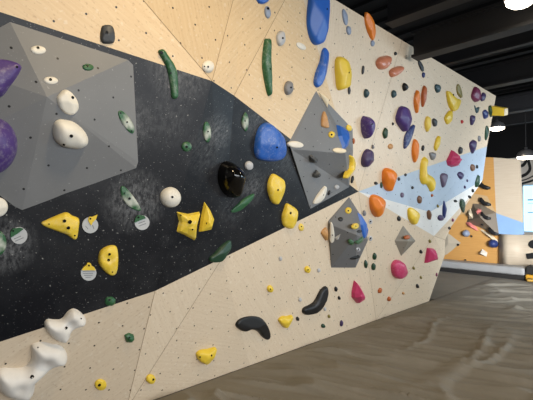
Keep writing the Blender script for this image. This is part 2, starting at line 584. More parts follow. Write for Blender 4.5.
    top = [world(a, b, z) - o for (a, b), z in zip(ab, zs)]
    skirt = []
    for i, (a, b) in enumerate(ab[:nb]):
        hp, hn, hi_, hd = BVH.ray_cast(world(a, b, .12), -n, .24)
        zz = (.12 - hd) if hp is not None else 0.0
        if abs(zz) > .015: zz = math.copysign(.015, zz)
        skirt.append(world(a, b, zz + .0008) - o)
        top[i] = world(a, b, zz + .0016) - o
    base = len(top)
    faces = list(tris) + [(base + i, base + (i + 1) % nb, (i + 1) % nb, i) for i in range(nb)]
    ob = link(name, top + skirt, faces, hold_mat(color), loc=o, smooth=(style == 'round'))
    recalc(ob)
    if sum(f.normal.dot(n) * f.area for f in ob.data.polygons) < 0:
        ob.data.flip_normals()
    if style == 'round':
        for p in ob.data.polygons:
            if len(p.vertices) > 4: p.use_smooth = False
    elif size > 9:
        bev = ob.modifiers.new('edge', 'BEVEL'); bev.width = 0.006; bev.segments = 2
    base_c = color.split(':')[0]
    tag(ob, label, cat, group or GROUPS.get(base_c, 'coloured') + (' footholds' if name == 'foothold' else ' climbing holds') + ' on the main wall')
    if bolts:
        bv = BVHTree.FromPolygons([Vector(t) + o for t in top], tris)
        for bq in bolts:
            d = ray(bq[0], bq[1])
            hp, hn, i, dd = bv.ray_cast(EYE, d)
            if hp is None: continue
            if hn.dot(d) > 0: hn = -hn
            hn = (hn * 0.5 + n).normalized()
            depth = (hp - EYE).length
            r = (bq[2] if len(bq) > 2 else 1.1) * depth / F * 1.0
            mb = MB()
            ax = hn.orthogonal().normalized(); ay = hn.cross(ax)
            N = 10
            ring = lambda rr, zz: [hp - o + ax * rr * math.cos(2 * math.pi * k / N) + ay * rr * math.sin(2 * math.pi * k / N) + hn * zz for k in range(N)]
            vs = ring(r, -0.006) + ring(r, 0.0035) + ring(r * 0.62, 0.0035) + ring(r * 0.5, 0.001)
            fs = [(i + N * q, (i + 1) % N + N * q, (i + 1) % N + N * (q + 1), i + N * (q + 1)) for q in range(3) for i in range(N)]
            fs.append(tuple(3 * N + i for i in range(N)))
            b = link('bolt', vs, fs, M_bolt, parent=ob)
            recalc(b)
    return ob

GROUPS = dict(purple='purple', darkpurple='purple', white='white', bone='white', yellow='yellow', paleyellow='yellow', green='green', darkgreen='green', black='black', gloss='black', blue='blue',
              navy='blue', greyblue='grey', grey='grey', darkgrey='grey', palegrey='grey', orange='orange', salmon='orange', crimson='crimson', maroon='crimson', tan='brown', brown='brown', olive='brown',
              teal='dark', red='red', mauve='purple', rust='brown', cream='white', pink='pink')
HOLDS = [
# --- on the huge grey volume
('purple:dust', 'large purple pointed hold on the grey pyramid volume, above the purple ball', [(-24, 58), (0, 59), (12, 61), (21, 65), (20.5, 70), (16, 78), (9, 87), (0, 96), (-22, 98)], dict(h=.8, bolts=[(17, 67, .9)])),
('purple:dust', 'huge round purple ball hold on the grey pyramid volume, below the pointed purple one', ell(-8, 146, 25.5, 29), dict(fac=0, h=.85)),
('white', 'flat oval white disc hold highest on the grey pyramid volume', ell(38.2, 50, 7.7, 4.2, 5), dict(fac=0, h=.35, bolts=[(38, 47.8, 1.1)])),
('white', 'small flat white disc hold just above the upright white oval on grey volume', ell(50.8, 80.5, 7.2, 3.7, 5), dict(fac=0, h=.35, bolts=[(50.5, 79.6, 1.2)])),
('white:dust', 'upright oval white hold between the small white disc and the big white egg', [(59, 94), (65, 89.5), (72, 93), (77.5, 101), (78.5, 109), (74, 114.5), (67, 114), (60, 108), (56.5, 100)], dict(h=.6, bolts=[(72.5, 97.5, 1.3)])),
('white', 'big white egg-shaped hold in the middle of the grey pyramid volume', [(53, 126), (57, 120), (64, 119.5), (74, 122), (83, 129), (88, 137), (87, 144), (80, 148.5), (71, 148.5), (61, 146), (53.5, 138)], dict(fac=0, h=.75, bolts=[(71.3, 136, 1.5), (64, 144.5, 1)])),
('green', 'small green oval hold on the upper part of the grey pyramid volume', ell(88, 67.3, 5.6, 3.4, 5), dict(h=.5, bolts=[(87.5, 66, .8)])),
('green:chalk', 'chalk-whitened green slanting hold near the outer edge of grey pyramid volume', [(118, 113), (120.5, 110.5), (126, 114), (132, 122), (134.5, 129), (132.5, 133.5), (127, 130), (120.5, 121)], dict(h=.4, bolts=[(127, 122, .8), (120.5, 113, .7), (131.5, 131, .7)])),
('white', 'white rounded hold below the grey pyramid volume, left of the yellow triangle', ell(-3, 207, 11, 10), dict(h=.6)),
# --- on the upper plywood, near end
('darkgrey', 'dark grey rounded-rectangle hold on honey plywood above the black edge', [(101, 29), (103, 25.5), (110, 25), (113.5, 28), (115, 36), (114, 42.5), (109, 44), (102, 43), (100, 37)], dict(h=.6, bolts=[(107, 32.5, 1.3)])),
('green:dust', 'long curved green hold hanging across the black paint edge', [(158, 52), (161, 49.3), (164.5, 50), (169, 56.5), (174, 64), (177, 71), (178, 84), (178, 97), (172, 98.3), (170.5, 88), (167, 70), (163, 61)], dict(fac=0, h=.6, bolts=[(161.5, 52.5, 1.4), (170.8, 73, .8)])),
('white', 'small round white hold where plywood seams meet above the black paint', ell(208, 66.5, 6.2, 6.2), dict(fac=0, h=.45, bolts=[(208, 66.8, .9), (204.5, 66.4, .5)])),
('green:dust', 'long narrow upright green hold on plywood below the small grey hold', [(264.5, 40), (268, 38.8), (271, 40), (271.3, 56), (272, 78), (272.5, 92), (271, 95.5), (268, 95), (264.5, 82), (262, 68), (262, 56)], dict(fac=0, h=.6, bolts=[(270.5, 69, .7)])),
('blue', 'blue hold cut by the top of the picture, beside the slim grey hold', [(255.5, -5), (262, -8), (269, -5), (268.5, 1.5), (262, 4.2), (257, 1.5)], dict(h=.6)),
('greyblue', 'slim blue-grey hold just under the topmost blue hold', ell(267.6, 12.3, 3.3, 6.2, -8), dict(h=.6, bolts=[(268, 8.5, 1.2)])),
('palegrey', 'pale grey egg-shaped hold above the long green upright hold', [(276, 37), (278.5, 32), (282.5, 31), (285.3, 35), (285, 42), (281.5, 46), (277.5, 44.5)], dict(h=.7, bolts=[(282.8, 38, .9)])),
('white', 'small white slanting hold under the big blue tongue hold', ell(301, 46.2, 5.6, 3, 32), dict(h=.5)),
('grey', 'light grey rounded hold between the long green hold and curved blue hold', ell(288.6, 88, 4.8, 7.2, 8), dict(h=.7, bolts=[(291, 87.5, .9)])),
('blue', 'big blue tongue-shaped hold at the top of the wall', [(308, 2), (309, -6), (318, -9), (328, -6), (330, 6), (329.3, 22), (327, 37), (324.5, 43), (317, 45.3), (311.5, 42), (307.5, 33), (306, 20)], dict(h=.55, bolts=[(327, 9, .8)])),
('blue:dust', 'long curved blue hold below the big blue tongue', [(322, 51), (324.8, 47.6), (328, 51), (329.2, 58), (327.5, 68), (324, 78), (319.5, 86.5), (315.5, 87), (313.3, 82), (315.5, 72), (320, 61)], dict(h=.65)),
('yellow', 'big yellow rounded-square hold right of the curved blue hold', [(335.5, 59), (340, 56.3), (346, 59), (349.5, 66), (351.5, 78), (351, 86), (344, 89.5), (337.5, 89.7), (335.5, 80), (334.5, 68)], dict(h=.55, bolts=[(349, 72.5, .8)])),
('greyblue', 'upright pale blue-grey hold right of the big blue tongue', [(342, 11), (344, 9), (347.3, 15), (348, 22), (346.5, 25.5), (344, 23), (342.3, 17)], dict(h=.5)),
('greyblue', 'tiny blue-grey hold directly below the upright pale blue-grey one', ell(348.7, 30.5, 2.6, 4.6, -8), dict(h=.6)),
('darkgrey', 'tiny dark grey peg hold at the lower corner of big yellow hold', ell(349.3, 90.5, 1.6, 4), dict(h=.6)),
# --- black band
('green:chalk', 'chalky green upright hold on the seam in the black paint', [(204, 124), (206.5, 121.5), (209, 124), (211.2, 131), (210.5, 138), (208, 142.5), (205, 140), (203, 132)], dict(h=.4, bolts=[(208, 131.5, .8)])),
('green:dust', 'small round green hold on black paint beside the seam', ell(186.6, 146.6, 5.2, 5), dict(h=.5, bolts=[(186.6, 146.8, 1.2)])),
('green:chalk', 'slim chalky green leaf hold high on the black paint, near the blue hold', [(244, 114), (246, 112.5), (248.6, 119), (248, 127), (245.5, 131.5), (242, 126), (241.5, 120)], dict(h=.45, bolts=[(245, 121, .7)])),
('gloss', 'big glossy black half-ball hold in the middle of black paint', [(217, 173), (220.5, 164.5), (227, 161.2), (234, 161.5), (242, 165.5), (245.5, 171.5), (245.5, 178), (242, 189), (237, 197), (231, 197), (222, 190.5), (217.5, 182)], dict(fac=0, h=.95)),
('palegrey', 'small round pale grey hold touching the top of glossy black hold', ell(249, 165.5, 4.3, 4.6), dict(h=.7)),
('blue:dust', 'big blue boxy hold at the black edge beside tall grey volume', [(254, 146), (256.5, 133), (260.5, 125.5), (267, 122.5), (273, 125), (283, 135), (286, 142), (286.3, 153), (282, 159), (272, 161.5), (259, 159.5), (254.5, 154)], dict(h=.6, bolts=[(277, 147.3, 1)])),
('white', 'round cream-white hold on black paint above the yellow star', ell(170.5, 197.2, 10.6, 10.2), dict(fac=0, h=.6, bolts=[(172.3, 197, 1.2)])),
('green:chalk', 'chalk-covered green hold under the grey pyramid volume, above a round tag', [(120.5, 188), (123, 186), (128, 190), (136, 200), (141, 209.5), (137, 210.5), (128, 206), (121.5, 197)], dict(h=.45, bolts=[(129.5, 198.5, 1.2), (124.5, 193, .7)])),
('green:chalk', 'chalky green hold half out of the picture, beside a green-topped tag', ell(-3.5, 243, 10, 13), dict(h=.5)),
('yellow:dust', 'yellow three-pointed triangle hold left of the upper yellow tag', [(41, 223), (44, 221), (55, 216), (66, 212.2), (72, 215.5), (79, 219), (78.5, 229), (77, 237.5), (73.5, 239.5), (67, 235), (57, 231), (45, 226.5)], dict(h=.6, bolts=[(64.5, 221, 1.5), (68.3, 227.8, 1.5), (49, 224, .6), (74.8, 235.5, .7)])),
('yellow:dust', 'yellow half-moon jug hold with a bolt pocket beside the lower yellow tag', [(98, 259), (100, 251), (106, 246.5), (113, 245), (117, 247.5), (118.3, 257), (117.6, 268), (115, 274.5), (109, 275), (103.5, 270.5), (99, 264.5)], dict(h=.65, bolts=[(109.5, 254.2, 1.2), (108.5, 260, 1.4), (112.5, 272, .6)], dents=[(108.5, 258.5, 5, .4)])),
('green', 'small green octagonal hold on black paint by the plywood edge', [(105, 299), (107, 296.8), (112, 296.5), (115.5, 299), (115.3, 303.5), (112, 306), (107, 305.7), (104.7, 303)], dict(h=.7, style='gem', bolts=[(109.5, 300, .9)], smooth=False)),
('yellow:dust', 'yellow four-pointed star hold next to the yellow diamond', [(176.5, 211.5), (188, 213.8), (200.3, 211.5), (196.6, 225), (195, 240.3), (185, 235), (176.5, 231.5), (178.8, 221)], dict(h=.55, style='gem', apex=(190, 222), bolts=[(190, 222, 2), (181, 215, .6), (192.5, 229.5, .8)])),
('yellow', 'yellow pointed diamond hold touching the yellow star', [(204.5, 201.5), (209.5, 208), (214.2, 218), (210.8, 229.5), (198.6, 232), (200.8, 218)], dict(h=.6, style='gem', apex=(206.5, 222), bolts=[(207, 223.3, 1)])),
('darkgreen', 'dark green leaf hold at the lower edge of the black paint', [(229.5, 240), (231.5, 243), (230, 249), (222.5, 260), (215, 262.5), (209.5, 261.5), (209.5, 257.5), (214, 253.5), (221, 246)], dict(h=.7)),
('green', 'slim green leaf hold on black paint right of the yellow diamond', [(254, 193.5), (252.5, 199), (247, 205), (240, 210.5), (232.5, 212.5), (231, 210.5), (237, 204.5), (244, 198.5)], dict(h=.6)),
('yellow:dust', 'yellow rounded diamond hold below the big blue boxy hold', [(268, 181), (272.5, 173.7), (280, 176.5), (285.3, 181.5), (284, 193), (278, 204), (271, 201), (267.3, 190)], dict(h=.5, bolts=[(278, 190, 1)])),
('yellow:dust', 'yellow shield hold straddling the black paint edge', [(283.5, 210), (286.5, 203.3), (292.5, 205.5), (297.8, 209.5), (297.5, 217), (294, 226), (290.5, 228.8), (283, 225.3), (281.5, 216.5)], dict(h=.5, bolts=[(290.6, 213, 1.3)])),
('paleyellow', 'tiny yellow hold just below the shield hold at black edge', ell(301.2, 227.2, 2.8, 3.8), dict(h=.6, bolts=[(301.5, 226.5, .6)])),
# --- lower plywood, near end
('bone:dust', 'large white bone-shaped hold on the lower plywood corner, the bigger of two bones', [(31, 348), (32, 344), (41, 341.7), (52, 343.5), (61, 346), (66, 352), (67.3, 358), (64, 363.5), (54, 366), (44, 374), (36, 382), (34, 393), (28, 399.5), (17, 401), (4, 397), (-4, 388), (-5, 374), (2, 369.5), (14, 369.5), (25, 368), (31, 360)], dict(fac=0, h=.75, cells=7, bolts=[(32.2, 376.8, 1.4), (38, 347.5, .6)], dents=[(43, 362, 9, .45), (18, 384, 7, .2)])),
('bone:dust', 'white bone-shaped hold across the black edge, the smaller of two bones', [(44, 325), (47.5, 320), (55, 320.3), (62, 319), (68, 312), (74, 309), (80.5, 312), (86, 319), (84, 324.5), (77, 327), (71.5, 331), (68.5, 339), (63, 343), (55, 340.3), (47.5, 333)], dict(fac=0, h=.75, cells=7, bolts=[(66, 328, 1.3), (81, 318.5, .6)], dents=[(69, 323, 6, .4)])),
('green', 'small green cube hold on plywood below the black paint', [(124, 335), (128.5, 332.6), (133.6, 334.5), (134.6, 339), (131.5, 342.7), (126, 342.5)], dict(h=.8, style='gem', bolts=[(129.3, 337.8, .9)])),
('yellow', 'small round yellow hold near the bones on lower plywood', ell(100.5, 384.7, 6, 5.8), dict(h=.7, bolts=[(99.5, 385, 1.2)])),
('yellow', 'small yellow knob hold on the lowest plywood by the mat edge', ell(150.6, 379, 5, 5), dict(h=.8, bolts=[(153.2, 379.5, 1)])),
('yellow', 'yellow scoop hold close to the mat at the bottom of the wall', [(195.7, 354), (200, 350), (208, 348.8), (216, 346.8), (216.5, 350), (212.5, 358.5), (207.5, 364.3), (203, 364), (197.5, 360)], dict(h=.8, bolts=[(200, 357, .8), (211.5, 355.5, .9)])),
('black', 'black curved wing hold on plywood, the lower of two black ones', [(235.3, 324.5), (239.5, 318.8), (249.6, 316), (259.6, 317), (265.8, 322), (270, 331), (270.3, 337), (267.3, 339.8), (262, 336.5), (257, 331), (250, 329.3), (244.5, 331.5), (238, 328.8)], dict(h=.6)),
('black', 'black boomerang hold on plywood, the higher of two black ones', [(321, 290), (326.5, 286), (328.5, 288), (327.8, 296), (324, 305), (317.5, 312), (308, 315), (302.5, 313.3), (303, 308), (313.5, 302.3)], dict(h=.55)),
('yellow', 'yellow wedge hold between the two black curved holds', [(277.8, 320), (282, 316), (287.5, 316), (293, 314.8), (292, 321), (286.3, 328), (281.5, 325.5)], dict(h=.8)),
('yellow', 'small yellow knob on plywood left of the black boomerang', ell(270.2, 288.8, 3.4, 3.8), dict(h=.9, bolts=[(270.5, 289, .7)])),
('yellow', 'small yellow knob on plywood below the medium grey volume', ell(307.6, 269.5, 3.4, 3.6), dict(h=.9, bolts=[(308, 269.8, .7)])),
# --- on the tall grey volume
('tan:dust', 'tan upright flake hold on the upper facet of tall grey volume', [(321.5, 116), (323.5, 111.5), (325.5, 113), (328.5, 124), (329, 127.8), (324, 127.5), (321, 125.5)], dict(h=.6)),
('cream', 'pale triangular chip hold on the upper edge of tall grey volume', [(318.5, 92.5), (324, 95), (329, 100), (327.5, 108)], dict(h=.25, style='gem')),
('yellow', 'small yellow ring hold under the tan flake on grey volume', ell(331.6, 134.6, 3.3, 3.4), dict(h=.6, bolts=[(331.6, 134.6, 1)])),
('blue', 'blue triangular hold on the side facet of tall grey volume', [(336, 125), (342.5, 127), (350.3, 135.5), (349.5, 148.5), (346, 149), (339, 136.5)], dict(h=.45, style='gem', apex=(345, 137))),
('yellow', 'small yellow hold in the corner above the blue triangle', ell(349, 128, 2.8, 3.4, -30), dict(h=.5)),
('white', 'white oval hold on the ridge corner of tall grey volume', ell(295.6, 144.6, 8, 3.5, 8), dict(h=.6)),
('cream', 'cream bar hold along the ridge of tall grey volume, under the blue triangle', ell(339.5, 150.6, 7, 2.7, 5), dict(h=.6)),
('darkgrey:dust', 'dark grey screw-on hold on the lower facet, the higher of two', [(309, 155.5), (312, 154.5), (318, 159.5), (317, 163), (312, 163.3), (309.5, 160)], dict(h=.9, style='gem')),
('darkgrey:dust', 'dark grey screw-on hold on the lower facet, the lower of two', [(312.5, 173.5), (317, 169.5), (321.5, 173), (321, 176.5), (315.5, 178), (312, 176.5)], dict(h=.9, style='gem')),
('white:dust', 'long white slanting hold at the foot of tall grey volume', [(323, 188), (325.6, 185.8), (327, 189), (325, 195.5), (319.5, 202), (314, 204), (313, 202), (317.5, 194.5)], dict(h=.7, bolts=[(323.5, 195, .6)])),
('palegrey', 'tiny white chip hold right of the long white slanting hold', ell(336.8, 187, 2.6, 2.2, -30), dict(h=.7), 'foothold'),
('black', 'tiny black hold between the long white hold and white chip', ell(329, 192.7, 1.3, 2.7, 25), dict(h=.7), 'foothold'),
('yellow', 'yellow hooked hold on the outer corner of tall grey volume', [(350.5, 155.5), (353, 156), (355.6, 162), (355.3, 169), (352, 173.5), (347.5, 178.2), (344.3, 178), (346.3, 172.5), (350, 168.5), (351, 162)], dict(h=.6)),
('rust', 'tiny rust hold peeking behind the corner of tall grey volume', ell(353.8, 141, 1.3, 3), dict(h=.6), 'foothold'),
('black', 'tiny upright black hold under the yellow hooked hold', ell(352.3, 179.5, 1.5, 4, 15), dict(h=.6), 'foothold'),
# --- on the medium grey volume
('yellow:dust', 'yellow round hold near the top of medium grey volume', ell(348.3, 210.5, 3.3, 3.3), dict(h=.5, bolts=[(348.3, 210.8, .8)])),
('yellow:dust', 'yellow round hold above the ridge of medium grey volume', ell(355.8, 226, 3.2, 3), dict(h=.5, bolts=[(355.8, 226.3, .8)])),
('black', 'small black hold between the two yellow round holds', ell(340.6, 219.2, 2.6, 2.2, 15), dict(h=.6), 'foothold'),
('white', 'long white peg hold on the edge of medium grey volume', [(330, 225), (331.5, 222.8), (333.3, 226), (334.5, 236), (333.8, 241.5), (331, 242.8), (329.3, 238)], dict(h=.8, bolts=[(332.5, 235, .6)])),
('tan', 'tan hold on plywood against the side of medium grey volume', [(321, 232), (325.5, 227.5), (328, 229), (328.3, 238), (326.5, 240.5), (322.5, 236)], dict(h=.7)),
('palegrey', 'small white triangular hold beside the long white peg', [(334.5, 237.5), (340.5, 233.8), (338.5, 239.3), (336, 240)], dict(h=.6, style='gem'), 'foothold'),
('green:dust', 'small green hold under the ridge of medium grey volume', ell(351.4, 242.6, 2.8, 2.6, 20), dict(h=.6), 'foothold'),
('green:dust', 'green hook hold at the side corner of medium grey volume', [(356, 241.5), (359.5, 239), (363.5, 236.5), (363, 240.5), (359, 243.8), (356, 244.2)], dict(h=.6), 'foothold'),
('black', 'small black bar hold just above the green hook', ell(359.6, 231.3, 2.6, 1.4, -10), dict(h=.6), 'foothold'),
('palegrey', 'small pale ring hold on the dark lower facet of medium volume', ell(358.3, 249.5, 2.3, 2), dict(h=.4, bolts=[(358.3, 249.5, 1.1)]), 'foothold'),
('black', 'slim black strip hold near the flat bottom of medium grey volume', ell(355, 257.8, 5.4, 1.4, -14), dict(h=.6), 'foothold'),
('blue', 'blue triangular hold fixed along the far side of medium grey volume', [(358.5, 212.5), (363, 219), (368.2, 229.5), (368.4, 237), (365.3, 239.5), (361, 225)], dict(h=.25, style='gem')),
('palegrey', 'small pale ring hold on plywood beside the blue triangle tip', ell(370.6, 238.3, 2, 2.6), dict(h=.4, bolts=[(370.6, 238.3, 1)]), 'foothold'),
# --- upper right
('purple:dust', 'round purple heart-shaped hold, the higher of two beside tall grey volume', [(360.7, 121), (364.5, 116), (368.5, 116.5), (372.5, 116.8), (375.2, 121), (374.7, 130), (370, 137.5), (366.5, 138.3), (362, 132.5)], dict(fac=0, h=.75, bolts=[(372, 124, .8)])),
('darkpurple', 'dark purple rounded hold, the lower of two beside tall grey volume', [(361, 159), (364, 151.8), (368.5, 148.8), (373, 151), (374, 156), (370.5, 164), (365.5, 167.2), (361.5, 165)], dict(h=.75)),
('purple', 'big purple shield hold above the pale blue-grey leaf hold', [(395.8, 116), (400, 107.3), (406, 106.3), (411.8, 111.5), (411.2, 122), (406, 131.8), (400, 127), (396, 121.5)], dict(h=.65)),
('orange', 'tall orange oval hold at the top edge of the wall', [(364.3, 16), (365.5, 12), (370, 15.5), (374.7, 24), (375.8, 36), (373.5, 40.2), (368.5, 33.5), (364.8, 23)], dict(h=.65)),
('greyblue', 'tiny blue-grey hold directly under the tall orange oval', ell(372.6, 43.3, 2.3, 3.2), dict(h=.6), 'foothold'),
('salmon', 'shiny salmon pillow hold, the higher of two in a pair', [(375.6, 62), (379, 57.7), (385, 56), (390.8, 55.8), (391.8, 60.5), (387.5, 68.5), (380, 69.5), (376.3, 66)], dict(fac=0, h=.65)),
('salmon', 'shiny salmon pillow hold, the lower of two in a pair', [(388.8, 71.5), (394, 67.6), (403, 66), (404, 70), (398.5, 75.3), (391, 77.2)], dict(fac=0, h=.65)),
('black', 'tiny black dot hold above the lower salmon pillow', ell(395.6, 53.6, 1.7, 1.9), dict(fac=0, h=.7), 'foothold'),
('darkgrey', 'slim dark grey peg hold between the yellow square and salmon pillow', ell(363, 70, 1.5, 4.6, 8), dict(fac=0, h=.6), 'foothold'),
('teal', 'dark teal nub hold below the slim dark grey peg', ell(366.6, 93.3, 3, 4.5), dict(h=.8), 'foothold'),
('teal', 'dark teal nub hold left of the tiny black one above purple shield', ell(394, 94, 2.8, 4, 10), dict(h=.8), 'foothold'),
('black', 'black faceted nub hold under the lower salmon pillow', [(402, 86), (405, 82.8), (408.7, 86.5), (407, 90), (403.8, 91)], dict(fac=0, h=.8), 'foothold'),
('black', 'slim black leaf hold high by the top edge, near the beam', [(417.8, 61.5), (420, 61), (423, 66), (424, 71), (421.6, 71), (418.7, 66)], dict(h=.6), 'foothold'),
('navy', 'tiny blue dot hold under the slim black leaf', ell(423.5, 75, 1.7, 2.8), dict(h=.7), 'foothold'),
('orange:dust', 'orange oval hold, the wider of the touching orange pair', [(413.8, 98), (418, 90), (420.3, 94), (420, 105), (417.6, 113.3), (414.2, 107)], dict(h=.55)),
('rust', 'rust orange leaf hold, the slimmer of the touching orange pair', [(421, 95), (424.5, 85.3), (427.2, 91), (425.7, 100.5), (422, 107.2)], dict(h=.55)),
('teal', 'dark teal heart nub hold right of the rust leaf', [(434.5, 86), (437, 84), (440.8, 86), (440.5, 90.5), (437.5, 93), (434.8, 89.5)], dict(h=.7), 'foothold'),
('yellow', 'large yellow cone hold with a bumpy top below a yellow wing', [(446, 92), (449, 91.3), (452.3, 94.5), (456, 97.5), (461.2, 100.5), (457.5, 109), (452.5, 111.3), (448, 104.5)], dict(h=.6, bolts=[(453.5, 95, .9)])),
('olive', 'speckled yellow-brown wing hold above the yellow cone', [(456.2, 87), (457.8, 83.8), (459.6, 86), (462.6, 95), (461, 98), (457, 93.5)], dict(h=.5)),
('yellow', 'yellow fin hold tucked under the large yellow cone', [(444.2, 117.5), (449, 111), (452.6, 111.5), (452.3, 119), (447.7, 124.5), (445, 121.5)], dict(h=.5)),
('paleyellow', 'yellow rounded fin hold beside a dark grey nub, above the orange oval', [(424.5, 122), (427, 116.5), (430.3, 117.5), (431, 126), (427.5, 132), (424.8, 127.5)], dict(h=.6)),
('darkgrey', 'dark grey heart nub hold beside the yellow rounded fin', [(431.8, 120.5), (434.5, 118.2), (437.5, 121.5), (436.2, 126), (433.3, 126)], dict(h=.7), 'foothold'),
('yellow', 'yellow leaf hold between the yellow S hook and maroon-red gem', [(434, 146), (437, 137.8), (440.5, 136), (440.2, 142.5), (437, 150.3), (434.5, 150)], dict(h=.55)),
('orange', 'slim orange oval hold above the yellow S hook', [(411.8, 147), (415, 138.8), (419, 143.5), (418.5, 154), (415, 162.6), (412, 156.5)], dict(h=.55)),
('black', 'tiny black upright hold right of the slim orange oval', ell(423, 148, 1.6, 3, 12), dict(h=.6), 'foothold'),
('grey', 'grey heart nub hold under the yellow leaf hold', [(429, 153.5), (432, 152.3), (436, 153), (435, 158), (431.5, 159.8)], dict(h=.7), 'foothold'),
('yellow', 'yellow S-shaped hook hold on the pale blue paint', [(419.7, 163), (421, 158), (424, 156.3), (427.3, 159.5), (426.6, 163.5), (425.4, 168), (426.6, 172.5), (430, 174.5), (433.5, 176.5), (435.8, 181), (435, 188.5), (432.5, 191.8), (430, 188), (427, 184.5), (422.5, 184.2), (419.6, 179), (419.8, 170)], dict(fac=0, h=.55)),
('navy:dust', 'slanting blue and pale leaf hold under the purple shield', [(403.2, 145), (404.7, 135), (411, 126.5), (415.2, 125), (413, 133.5), (408.3, 143.5), (404.3, 149)], dict(h=.5)),
('darkgreen', 'dark green leaf hold between the purple heart and purple shield', [(382.3, 133), (385.5, 127.5), (388, 131.5), (387, 136.5), (384.3, 138.7)], dict(h=.6), 'foothold'),
('black', 'tiny black bolt-on dot left of the purple shield tip', ell(393, 123.8, 1.2, 1.6), dict(h=.7), 'foothold'),
('tan', 'small tan chip hold below the dark green leaf', ell(390.5, 146.5, 2.6, 2.8, 30), dict(h=.6), 'foothold'),
('grey', 'tiny grey dot hold on top of the lower purple hold', ell(373, 146.8, 1.5, 2.2), dict(h=.7), 'foothold'),
('orange', 'big orange dome hold, the higher of two at the blue tip', [(381.8, 175), (383, 170), (387.5, 167.7), (394, 169.2), (397.3, 173.5), (396.8, 180), (393.5, 188), (389, 191.3), (384.5, 188.5), (382, 182)], dict(h=.7)),
('orange', 'big orange dome hold, the lower of two at the blue tip', [(369, 200), (370.5, 196), (374, 194.4), (381, 195.8), (385.4, 199), (385.5, 205), (381.8, 213), (376.7, 217.2), (371.3, 212), (369.3, 205)], dict(h=.7)),
('yellow', 'yellow dome hold on the white paint below the blue', [(407.3, 213), (408, 208.3), (413, 208), (419.8, 213.5), (418.3, 219.5), (413.5, 224.7), (408.5, 219.5)], dict(h=.6)),
('black', 'tiny black dot hold left of the higher orange dome', ell(376, 183.2, 2.1, 1.6, 10), dict(h=.7), 'foothold'),
('darkgreen', 'tiny dark green hold touching the side of the higher orange dome', ell(381.4, 185, 1.3, 3.2), dict(h=.7), 'foothold'),
('darkgrey', 'tiny dark grey hold right of the higher orange dome', ell(399, 179, 1.4, 1.9), dict(h=.7), 'foothold'),
('darkgrey', 'tiny dark grey hold at the blue edge further from the higher orange dome', ell(405.6, 174.8, 1.4, 1.6), dict(h=.7), 'foothold'),
('grey', 'small grey hold left of the lower orange dome', ell(364.4, 213, 2, 2.9), dict(h=.7), 'foothold'),
('palegrey', 'pale ring hold below the lower orange dome', ell(370.6, 221.5, 2, 2.6), dict(h=.4, bolts=[(370.6, 221.5, .9)]), 'foothold'),
('black', 'small black round hold between the lower orange and yellow domes', ell(399, 218.6, 2.1, 2.6), dict(h=.8), 'foothold'),
('mauve', 'small mauve hold on the darker blue triangle', ell(402.2, 195, 1.9, 2.6), dict(h=.7), 'foothold'),
('brown', 'small brown oval hold on pale blue paint under the S hook', ell(419.6, 199.6, 2.6, 4), dict(h=.6), 'foothold'),
('darkgrey', 'tiny dark hold on blue paint left of the S hook', ell(412.7, 187.6, 1.4, 1.6), dict(h=.7), 'foothold'),
('rust', 'tiny rust hold below the end of the S hook', ell(432.2, 195.4, 1.4, 1.6), dict(h=.7), 'foothold'),
('olive', 'tiny olive hold on the lower blue paint near white corner', ell(438, 206, 1.3, 1.7), dict(h=.7), 'foothold'),
('brown', 'dark brown nub hold at the corner where blue meets white', [(427, 211.5), (430, 210), (432, 213.5), (430.5, 219.3), (428, 219), (426.8, 215)], dict(h=.7), 'foothold'),
('navy', 'tall navy spike hold on the white paint', [(443.7, 200.5), (445.8, 205), (447, 210), (446, 215.5), (443.6, 218.3), (442.2, 212)], dict(h=.5)),
('darkpurple', 'dark purple nub hold at the foot of the navy spike', ell(440.8, 217.8, 3.4, 3, 0), dict(h=.7), 'foothold'),
('black', 'tiny black hold on white paint nearest the navy spike', ell(455.6, 201, 2, 1.4, 10), dict(h=.7), 'foothold'),
('black', 'tiny black hold on white paint above the dark green leaf', ell(470, 197, 1.5, 1.6), dict(h=.7), 'foothold'),
('black', 'tiny black hold on white paint nearest the wall end', ell(473, 190.6, 1.5, 1.8), dict(h=.7), 'foothold'),
('darkgreen:dust', 'dark green and white leaf hold on the white paint near wall end', [(460, 206), (463.7, 199), (465.6, 204), (464.5, 212), (462.3, 211.5)], dict(h=.5)),
('darkgreen', 'greyish green leaf hold at the far end of the blue paint', [(475, 182.5), (479, 174.8), (480, 178), (478.5, 185), (475.8, 187.3)], dict(h=.5)),
('mauve', 'mauve-grey drop hold on blue paint right of the S hook', [(440, 176.5), (443.2, 173), (448, 175), (445.3, 182.5), (442.4, 187.6)], dict(h=.6)),
('darkpurple', 'purple triangular hold on blue paint below the crimson gem', [(457, 174), (460.5, 171.7), (464.1, 175), (462, 179.5), (459, 177.8)], dict(h=.6)),
('darkpurple', 'tiny purple dot hold under the purple triangle, the higher of two', ell(467.4, 180.6, 1, 1.5), dict(h=.7), 'foothold'),
('darkpurple', 'tiny purple dot hold under the purple triangle, the lower of two', ell(465, 187, 1.3, 1.6), dict(h=.7), 'foothold'),
('brown', 'brown nub hold on blue paint near the wall end', ell(472.8, 167.6, 2.7, 3.6), dict(h=.7), 'foothold'),
('black', 'tiny black hold beside the brown nub near wall end', ell(477.2, 166.7, 1.3, 2), dict(h=.7), 'foothold'),
('crimson', 'crimson gem-shaped hold at the top edge of blue paint', [(446.2, 161), (449, 156), (452.3, 149.7), (457.5, 154.5), (462.5, 160), (460.8, 166.3), (454.5, 167.2), (448.2, 165.5)], dict(h=.6, style='gem', apex=(455, 159))),
('darkgrey', 'dark grey nub hold right above the crimson gem', ell(460.6, 150.4, 2.4, 3.8, 12), dict(h=.7), 'foothold'),
